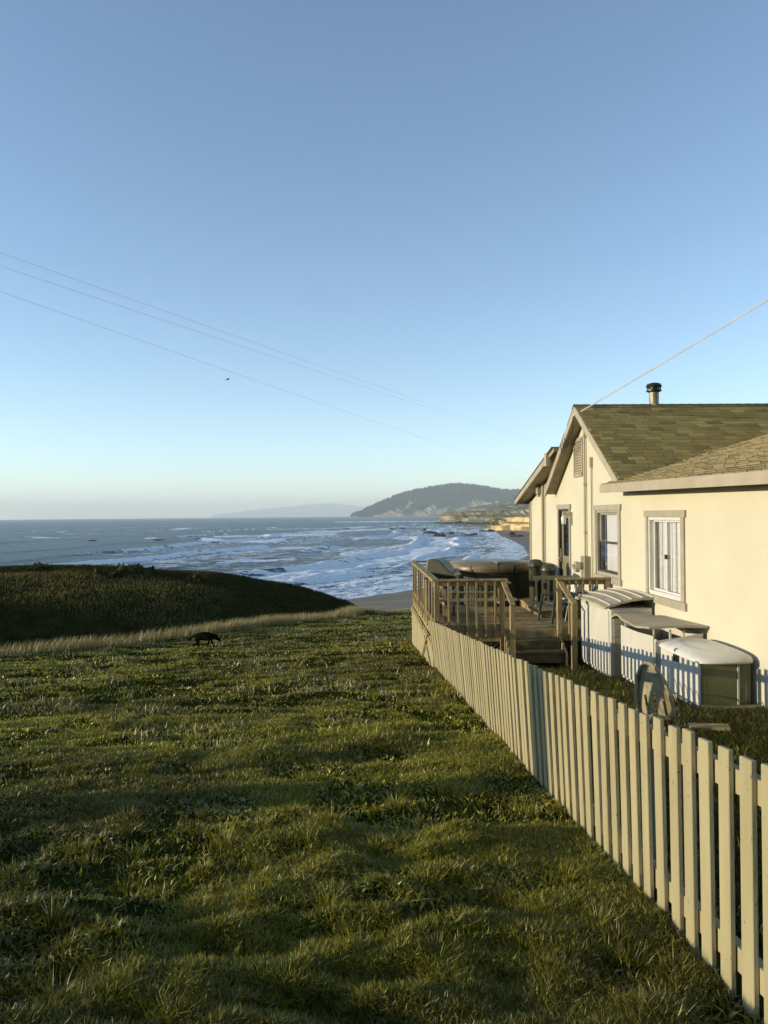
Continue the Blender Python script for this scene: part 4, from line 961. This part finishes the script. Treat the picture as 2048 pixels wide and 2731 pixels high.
bk.build('backrest', M['oldresin'], oc)
st = MB(); st.prism([(.02,.33),(.06,.36),(.42,.44),(.50,.42),(.50,.395),(.06,.32)],'x',-.21,.21); st.build('seat', M['oldresin'], oc, bevel=.01)
for sx_ in (-1,1):
    a = MB(); a.beam((sx_*.20,.46,.42),(sx_*.24,.54,.0),.05,.03,up=(1,0,0)); a.build('leg', M['oldresin'], oc)
    a = MB(); a.beam((sx_*.20,.02,.36),(sx_*.24,-.05,.0),.05,.03,up=(1,0,0)); a.build('leg', M['oldresin'], oc)
# edging and boards in the yard
ed = MB()
for k in range(7):
    y = k*.16; P = [(0,y+.075*math.cos(t),.0+.24*math.sin(t)) for t in np.linspace(0,math.pi,9)]; ed.tube(P,.009,5)
ed.beam((0,-.09,.06),(0,1.05,.06),.01,.02)
o = tag(ed.build('garden_edging', M['oldresin']), 'low hooped garden edging in the grass before the white-lidded box', 'edging'); o.location = H(-1.05,8.9,yard(-1.05,8.9)); o.rotation_euler=(0,R(-14),HROT-.05)
bd = MB(); bd.box(-.09,.09,-.19,.19,0,.03); o = tag(bd.build('board', M['slab'], bevel=.006), 'flat weathered board lying in the grass by the fence', 'board'); o.location = H(-1.22,7.75,yard(-1.22,7.75)+.06); o.rotation_euler=(R(-2),0,1.3)
bd = MB(); bd.box(-.36,.36,-.05,.05,0,.06); o = tag(bd.build('board', M['slab'], bevel=.006), 'thin board along the foot of the white-lidded box', 'board'); o.location = H(-.34,9.03,yard(-.34,9.03)+.02); o.rotation_euler=(R(2),0,HROT)

# ------------------------------------------------------------------ picket fence
fence = empty('picket_fence', (1.27,2.74,-1.76), 0, 'long cream picket fence running from the foreground down to the deck', 'fence')
Y0, Y1, SP = 1.75, 14.36, .1555
def fbase(Y): return Vector((1.345-.0281*Y, Y, float(ground_z(1.345-.0281*Y, Y, False))))
def flean(Y): return R(np.interp(Y,[2.7,5.75,14.4],[0,2.8,7.0]))
inv = Vector((1.27,2.74,-1.76)); fdir = Vector((-.0281,1,0)).normalized(); fdir3 = Vector((-.0281,1,-.094)).normalized()
def fpt(Y, h, off=0):   # point on the fence's outer plane at height h, off = distance behind it
    L = flean(Y); nrm = Vector((1,.0281,0)); return fbase(Y)+Vector((0,0,1))*h*math.cos(L) - nrm*h*math.sin(L) + nrm*off - inv
HF = .90; Y = Y0; r_ = random.Random(9); POSTY = 5.74
while Y < Y1+.01:
    if abs(Y-POSTY) > .07 or True:
        dh = r_.uniform(-.008,.008); wv = .0425+r_.uniform(-.0015,.0015); tw = r_.uniform(-.005,.005); lo = -.03
        m_ = MB(); ln = r_.uniform(-.004,.004)
        vs = []
        for h in (lo, HF+dh):
            for yy, of in ((-wv,0),(wv,0),(wv,.021),(-wv,.021)):
                p = fpt(Y, h, of-.0215+tw); q = p + fdir*(yy + (ln if h > .5 else 0)) + Vector((0,0,-.094*yy)); vs.append(q)
        m_.add(vs,[(3,2,1,0),(4,5,6,7),(0,1,5,4),(1,2,6,5),(2,3,7,6),(3,0,4,7)])
        m_.build('picket', M['fence'], fence, bevel=.003)
    Y += SP
for h in (HF-.115, HF-.76):
    m_ = MB(); ys_ = np.linspace(Y0-.1,Y1+.08,14)
    for a, b_ in zip(ys_[:-1],ys_[1:]): m_.beam(fpt(a,h,.022),fpt(b_+.001,h,.022),.038,.088)
    m_.build('rail', M['fence'], fence)
for yy in (1.9, 3.82, 5.76, 7.7, 9.6, 11.6, 13.5):
    m_ = MB(); a = fpt(yy,-.3,.09); b_ = fpt(yy,HF-.10,.09)
    m_.beam(a,b_,.08,.08,up=(0,1,0)); m_.build('post', M['fencepost'], fence)

# utility pole left of the frame: its shadow is the dark band across the lawn
up = empty('utility_pole', (-11.0,3.93,float(ground_z(-11.0,3.93))), 0, 'tall brown utility pole standing left of the lawn', 'pole')
p = MB(); p.tube([(0,0,-.3),(0,0,4),(0,0,9.5)],[.27,.25,.22],14); p.build('shaft', M['wood'], up)
p = MB(); p.beam((-.2,-1.2,9.0),(-.2,1.2,9.0),.1,.12); p.build('crossarm', M['wood'], up)

# ------------------------------------------------------------------ dog
def skin(name, verts, edges, radii, m, parent=None, sub_=2, root=0):
    me = bpy.data.meshes.new(name); me.from_pydata(verts, edges, []); me.update(); o = bpy.data.objects.new(name, me); link(o)
    if parent: o.parent = parent
    o.modifiers.new('skin','SKIN'); sv = me.skin_vertices[0].data
    for i, r in enumerate(radii): sv[i].radius = r if isinstance(r, tuple) else (r,r)
    sv[root].use_root = True
    s_ = o.modifiers.new('sub','SUBSURF'); s_.levels = sub_; s_.render_levels = sub_; me.materials.append(m)
    for p_ in me.polygons: p_.use_smooth = True
    o.modifiers['skin'].use_smooth_shade = True
    return o
V_ = []; E_ = []; R_ = []
def nd(p, r, par=None):
    V_.append(p); R_.append(r); i = len(V_)-1
    if par is not None: E_.append((par,i))
    return i
pel = nd((-.22,0,.44),(.10,.125)); lo_ = nd((-.06,0,.45),(.105,.135),pel); chs = nd((.10,0,.43),(.115,.155),lo_); sh = nd((.22,0,.45),(.10,.125),chs)
nk = nd((.32,0,.43),(.08,.09),sh); hd_ = nd((.41,0,.39),(.068,.072),nk); mz = nd((.475,0,.33),(.042,.042),hd_); ns = nd((.53,0,.28),(.026,.026),mz)
for sg in (1,-1):
    e_ = nd((.385,sg*.035,.455),(.020,.014),hd_); nd((.385,sg*.042,.515),(.006,.006),e_)
tb = nd((-.30,0,.45),(.04,.04),pel); t2 = nd((-.38,0,.37),(.035,.035),tb); t3 = nd((-.46,0,.33),(.034,.034),t2); nd((-.54,0,.37),(.018,.018),t3)
for sg, fx, hx in ((1,.11,-.06),(-1,-.04,.07)):
    a = nd((.19,sg*.065,.38),(.045,.04),sh); b_ = nd((.19+fx*.4,sg*.075,.25),(.030,.028),a); c_ = nd((.18+fx,sg*.075,.12),(.022,.022),b_); d_ = nd((.17+fx*1.25,sg*.075,.03),(.024,.022),c_); nd((.21+fx*1.3,sg*.075,.015),(.020,.016),d_)
    a = nd((-.21,sg*.065,.36),(.065,.05),pel); b_ = nd((-.16+hx*.5,sg*.08,.25),(.042,.036),a); c_ = nd((-.27+hx,sg*.08,.13),(.024,.022),b_); d_ = nd((-.24+hx,sg*.08,.03),(.024,.022),c_); nd((-.20+hx,sg*.08,.015),(.020,.016),d_)
dp_ = Vector((-4.72, 20.0, 0)); dp_.z = float(ground_z(dp_.x, dp_.y))-.10
dog = empty('dog', dp_, R(-4), 'black dog walking right with lowered head across the lawn', 'dog'); dog.scale = (.86,.86,.86)
skin('body', V_, E_, R_, M['fur'], dog)
# bird
bd_ = empty('bird', PX(607,1012,95), .5, 'small dark bird gliding alone in the pale sky', 'bird')
b = MB(); b.tube([(-.28,0,0),(-.18,0,.01),(0,0,.02),(.14,0,.03),(.2,0,.03)],[.01,.05,.08,.045,.01],10); b.build('body', M['bird'], bd_, smooth=True)
for sg in (1,-1):
    b = MB(); P = [(.1,0,.03),(.12,sg*.28,.16),(.02,sg*.62,.10),(-.02,sg*.60,.09),(-.06,sg*.28,.13),(-.1,0,.02)]
    b.add(P+[(x,y,z_-.012) for x,y,z_ in P],[tuple(range(6)),tuple(range(11,5,-1))]+[(i,6+i,6+(i+1)%6,(i+1)%6) for i in range(6)]); b.build('wing', M['bird'], bd_)

# ------------------------------------------------------------------ grass
def blades(X, Y, H_, Wd, lean, leandir, col, name, m, zoff=0, tipcol=1.5, leaf=False, zf=None):
    n = len(X); Z = (ground_z(X,Y) if zf is None else zf)-.004+zoff
    yaw = rng.uniform(0, 2*math.pi, n); wx, wy = np.cos(yaw)*Wd/2, np.sin(yaw)*Wd/2
    lx, ly = np.cos(leandir)*lean, np.sin(leandir)*lean
    B = np.stack([X,Y,Z],1)
    def lev(t, wf, bend):
        c_ = B + np.stack([lx*bend*H_, ly*bend*H_, H_*t*np.sqrt(np.clip(1-(lean*bend/np.maximum(t,.01))**2*.5,.15,1))],1)
        return c_-np.stack([wx,wy,wx*0],1)*wf, c_+np.stack([wx,wy,wx*0],1)*wf
    w0, w1 = (.45,1.15) if leaf else (1.0,.85)
    a0,b0 = lev(0,w0,0); a1,b1 = lev(.5,w1,.25); a2,b2 = lev(1,.05,1)
    Vv = np.stack([a0,b0,b1,a1,(a2+b2)/2],1).reshape(-1,3)
    i = np.arange(n)*5
    F3 = np.concatenate([np.stack([i,i+1,i+2],1),np.stack([i,i+2,i+3],1),np.stack([i+3,i+2,i+4],1)])
    c = np.stack([col*.75,col*.75,col,col,np.clip(col*tipcol,0,1)],1).reshape(-1,3)  # blade feet darker: shade painted in toward the ground
    o = np_mesh(name, Vv, F3, m, c); tag(o, kind='stuff'); return o
M['scrub'] = attr_mat('scrub_leaf', rough=.9, spec=.05, transl=.12)
M['grass'] = attr_mat('grass_blade', rough=.42, spec=.45, transl=.20)
def scatter(n, y0, y1, xr_fn, p=2.0, dens=None):
    """sample with density falling as Y**-p inside x-range"""
    out_x = []; out_y = []; got = 0
    while got < n:
        k = int((n-got)*2.2)+100; u_ = rng.random(k); q = 2-p   # area element already grows as Y
        Yk = (y0**q+(y1**q-y0**q)*u_)**(1/q) if abs(q)>1e-6 else y0*(y1/y0)**u_
        lo, hi = xr_fn(Yk); wmax = (1.5*Yk+2.0); Xk = -wmax*.62+rng.random(k)*wmax*1.25
        ok = (Xk>lo)&(Xk<hi)
        if dens is not None: ok &= rng.random(k) < dens(Xk,Yk)
        out_x.append(Xk[ok]); out_y.append(Yk[ok]); got += ok.sum()
    return np.concatenate(out_x)[:n], np.concatenate(out_y)[:n]
def lawn_range(Y): return np.where(Y<60, -.62*Y-1.5, 0), np.where(Y>20.6, 4.0, 1.345-.0281*Y-.02)
def lawn_clip(X, Y): return Y < np.interp(X, edgeX, edgeY)+.3
def clumpf(X, Y): return sstep(.40,.68, fbm(X*1.6+5, Y*1.6, 201, 3))
def lawn_cols(X, Y, n, dry=.12):
    k = rng.random(n)[:,None]; c = (np.array((.100,.104,.004))*(1-k)+np.array((.30,.265,.022))*k)*rng.uniform(.6,1.35,(n,1))
    pt_ = sstep(.42,.62,fbm(X*.35,Y*.5,301,3))[:,None]; c = c*(.75+.5*pt_)
    c = c*(.70+.35*sstep(3.5,9,Y))[:,None]; d_ = (rng.random(n) < dry)[:,None]; return np.where(d_, np.array((.26,.22,.075))*rng.uniform(.6,1.1,(n,1)), c)  # nearer blades darkened to add to the foreground shadow
def lawn_batch(n, y0, y1, w_, hmul, name, dry):
    X, Y = scatter(n, y0, y1, lawn_range, p=2.0, dens=lambda a,b: .09+.91*clumpf(a,b))
    ok = lawn_clip(X,Y); X, Y = X[ok], Y[ok]; n = len(X); cl_ = clumpf(X,Y); tall = sstep(.62,.78,fbm(X*.9,Y*.9,211,3))
    H_ = (.018+.026*rng.random(n)+.018*cl_+.05*tall*rng.random(n)**2)*hmul*(1+.008*Y); Wd = w_*rng.uniform(.6,1.3,n)*(Y/3)**.55
    blades(X,Y,H_,Wd, rng.uniform(.15,1.25,n), rng.uniform(0,6.28,n), lawn_cols(X,Y,n,dry), name, M['grass'])
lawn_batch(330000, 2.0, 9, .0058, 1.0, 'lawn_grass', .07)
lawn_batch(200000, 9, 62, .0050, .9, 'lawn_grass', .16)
# broad weed leaves
X, Y = scatter(90000, 2.0, 40, lawn_range, p=2.0, dens=lambda a,b: .15+.85*sstep(.46,.60,fbm(a*1.1,b*1.3,401,3)))
ok = lawn_clip(X,Y); X,Y = X[ok],Y[ok]; n = len(X)
c = lawn_cols(X,Y,n,.10)*1.25; far_w = sstep(10,22,Y)
blades(X,Y, rng.uniform(.02,.055,n), rng.uniform(.006,.016,n)*(Y/3)**.45, rng.uniform(.4,1.3,n), rng.uniform(0,6.28,n), c, 'lawn_weeds', M['grass'], leaf=True, tipcol=1.1)
# pale weed clusters in the middle of the lawn
cx_, cy_ = scatter(150, 7, 42, lawn_range, p=1.6); ok = lawn_clip(cx_,cy_); cx_,cy_ = cx_[ok],cy_[ok]
k = 60; sp_ = np.repeat(rng.uniform(.05,.22,len(cx_)),k)*(.6+.03*np.repeat(cy_,k)); X = np.repeat(cx_,k)+rng.normal(0,1,len(sp_))*sp_*1.5; Y = np.repeat(cy_,k)+rng.normal(0,1,len(sp_))*sp_; n = len(X)
c = np.array((.25,.23,.09))*rng.uniform(.5,1.3,(n,1))
blades(X,Y, rng.uniform(.05,.13,n), rng.uniform(.008,.018,n)*(Y/8)**.5, rng.uniform(.1,.8,n), rng.uniform(0,6.28,n), c, 'pale_weeds', M['grass'], leaf=True, tipcol=1.2)
# tussocks
cx_, cy_ = scatter(330, 2.2, 20, lawn_range, p=2.0); ok = lawn_clip(cx_,cy_); cx_,cy_ = cx_[ok],cy_[ok]
k = 80; X = np.repeat(cx_,k)+rng.normal(0,.035,len(cx_)*k); Y = np.repeat(cy_,k)+rng.normal(0,.035,len(cx_)*k); n = len(X)
ang = np.arctan2(Y-np.repeat(cy_,k), X-np.repeat(cx_,k))
blades(X,Y,np.repeat(rng.uniform(.05,.14,len(cx_)),k)*rng.uniform(.5,1,n), .0036*rng.uniform(.7,1.3,n)*(Y/3)**.5, rng.uniform(.2,.85,n), ang+rng.normal(0,.3,n), lawn_cols(X,Y,n,.08)*1.1, 'grass_tussocks', M['grass'])
# tall dry grass along the bluff edge
t_ = rng.random(64000); X = -16+t_*19.5; e_ = np.interp(X, edgeX, edgeY); fr = fbm(X*.7, X*0+3, 500, 3)
Y = e_+rng.normal(-.2,1.1,len(X))*(.8+e_*.012); keep = rng.random(len(X)) < (.35+.9*sstep(.35,.6,fr)); keep &= X < 2.6; X,Y = X[keep],Y[keep]; n = len(X)
kk = rng.random(n)[:,None]; c = np.array((.20,.165,.055))*(1-kk)+np.array((.42,.34,.14))*kk
tall_ = np.interp(X,[-16,-9,-6,-4.6,-3,-2.0,0,3],[.22,.36,.48,.50,.42,.66,.24,.2])
blades(X,Y,tall_*rng.uniform(.4,1.0,n), .009*rng.uniform(.6,1.3,n)*(Y/20)**.5, rng.uniform(.1,.8,n), rng.normal(0,.9,n), c, 'dry_grass', M['grass'], tipcol=1.15)
# rough hill grass, darkened to deepen its shade; the crest band is dry
X = rng.uniform(-46,2,130000); Y = rng.uniform(30,66,130000); ok = (Y > np.interp(X,edgeX,edgeY)+3)&(X>-.62*Y-1); X,Y = X[ok],Y[ok]; zz = ground_z(X,Y); n = len(X)
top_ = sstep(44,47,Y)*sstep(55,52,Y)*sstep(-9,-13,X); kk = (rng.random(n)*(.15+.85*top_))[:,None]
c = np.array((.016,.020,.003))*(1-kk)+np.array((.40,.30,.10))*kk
blades(X,Y,rng.uniform(.07,.22,n)*(.6+.8*fbm(X*.5,Y*.5,77,2)), .03*rng.uniform(.6,1.3,n), rng.uniform(.1,.7,n), rng.normal(0,1,n), c, 'hill_grass', M['scrub'], zf=zz)
# low bushes on the hill's crest and the bluff
def bush(x, y, r, h, n, lab, colr=(.045,.05,.016)):
    z_ = float(ground_z(x,y)); d_ = rng.normal(0,1,(n,3)); d_ /= np.linalg.norm(d_,axis=1)[:,None]; d_[:,2] = np.abs(d_[:,2]); rad = rng.uniform(.55,1,n)[:,None]
    c_ = np.array((x,y,z_))+d_*rad*np.array((r,r,h)); s_ = rng.uniform(.05,.10,n)[:,None]*max(.5,r)
    a = rng.normal(0,1,(n,3))*s_; b = rng.normal(0,1,(n,3))*s_; Vv = np.stack([c_-a,c_+b,c_+a],1).reshape(-1,3); Ff = np.arange(n*3).reshape(-1,3)
    col = np.repeat(np.array(colr)*rng.uniform(.6,1.6,(n,1)),3,0); return tag(np_mesh('bush',Vv,Ff,M['scrub'],col), lab, 'bush', 'low bushes on the bluff')
bush(-13.1,54,1.0,.75,700,'round bush standing up on the crest of the dark hill')
bush(-24.6,55,1.1,.6,700,'low bush on the hill crest at the far left')
bush(-19.0,55,2.4,.45,1000,'wide flat bush on the hill crest behind the lit grass')
bush(-.9,41,.5,.3,300,'small green bush at the lawn edge above the sand')
bush(-3.3,41,.9,.55,700,'tufted bush at the right end of the dry grass',(.18,.15,.05))
# yard grass between fence and house, colours darkened for the fence's shade
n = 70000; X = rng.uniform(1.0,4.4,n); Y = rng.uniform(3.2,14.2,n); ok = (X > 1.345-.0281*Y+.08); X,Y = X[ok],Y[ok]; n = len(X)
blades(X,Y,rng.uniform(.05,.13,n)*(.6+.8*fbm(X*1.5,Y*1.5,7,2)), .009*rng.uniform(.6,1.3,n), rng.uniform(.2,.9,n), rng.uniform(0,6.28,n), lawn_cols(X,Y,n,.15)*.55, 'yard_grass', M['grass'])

# ------------------------------------------------------------------ haze
hz = MB(); hz.box(-18000,18000,-300,44000,-80,730)
hm = bpy.data.materials.new('haze'); hm.use_nodes = True; n = hm.node_tree; n.nodes.clear()
out = n.nodes.new('ShaderNodeOutputMaterial'); pv = n.nodes.new('ShaderNodeVolumePrincipled'); n.links.new(pv.outputs[0], out.inputs['Volume'])
pv.inputs['Color'].default_value = (.88,.96,1,1); pv.inputs['Density'].default_value = 6e-5; pv.inputs['Anisotropy'].default_value = 0.0
o = hz.build('haze', hm); tag(o, kind='stuff')
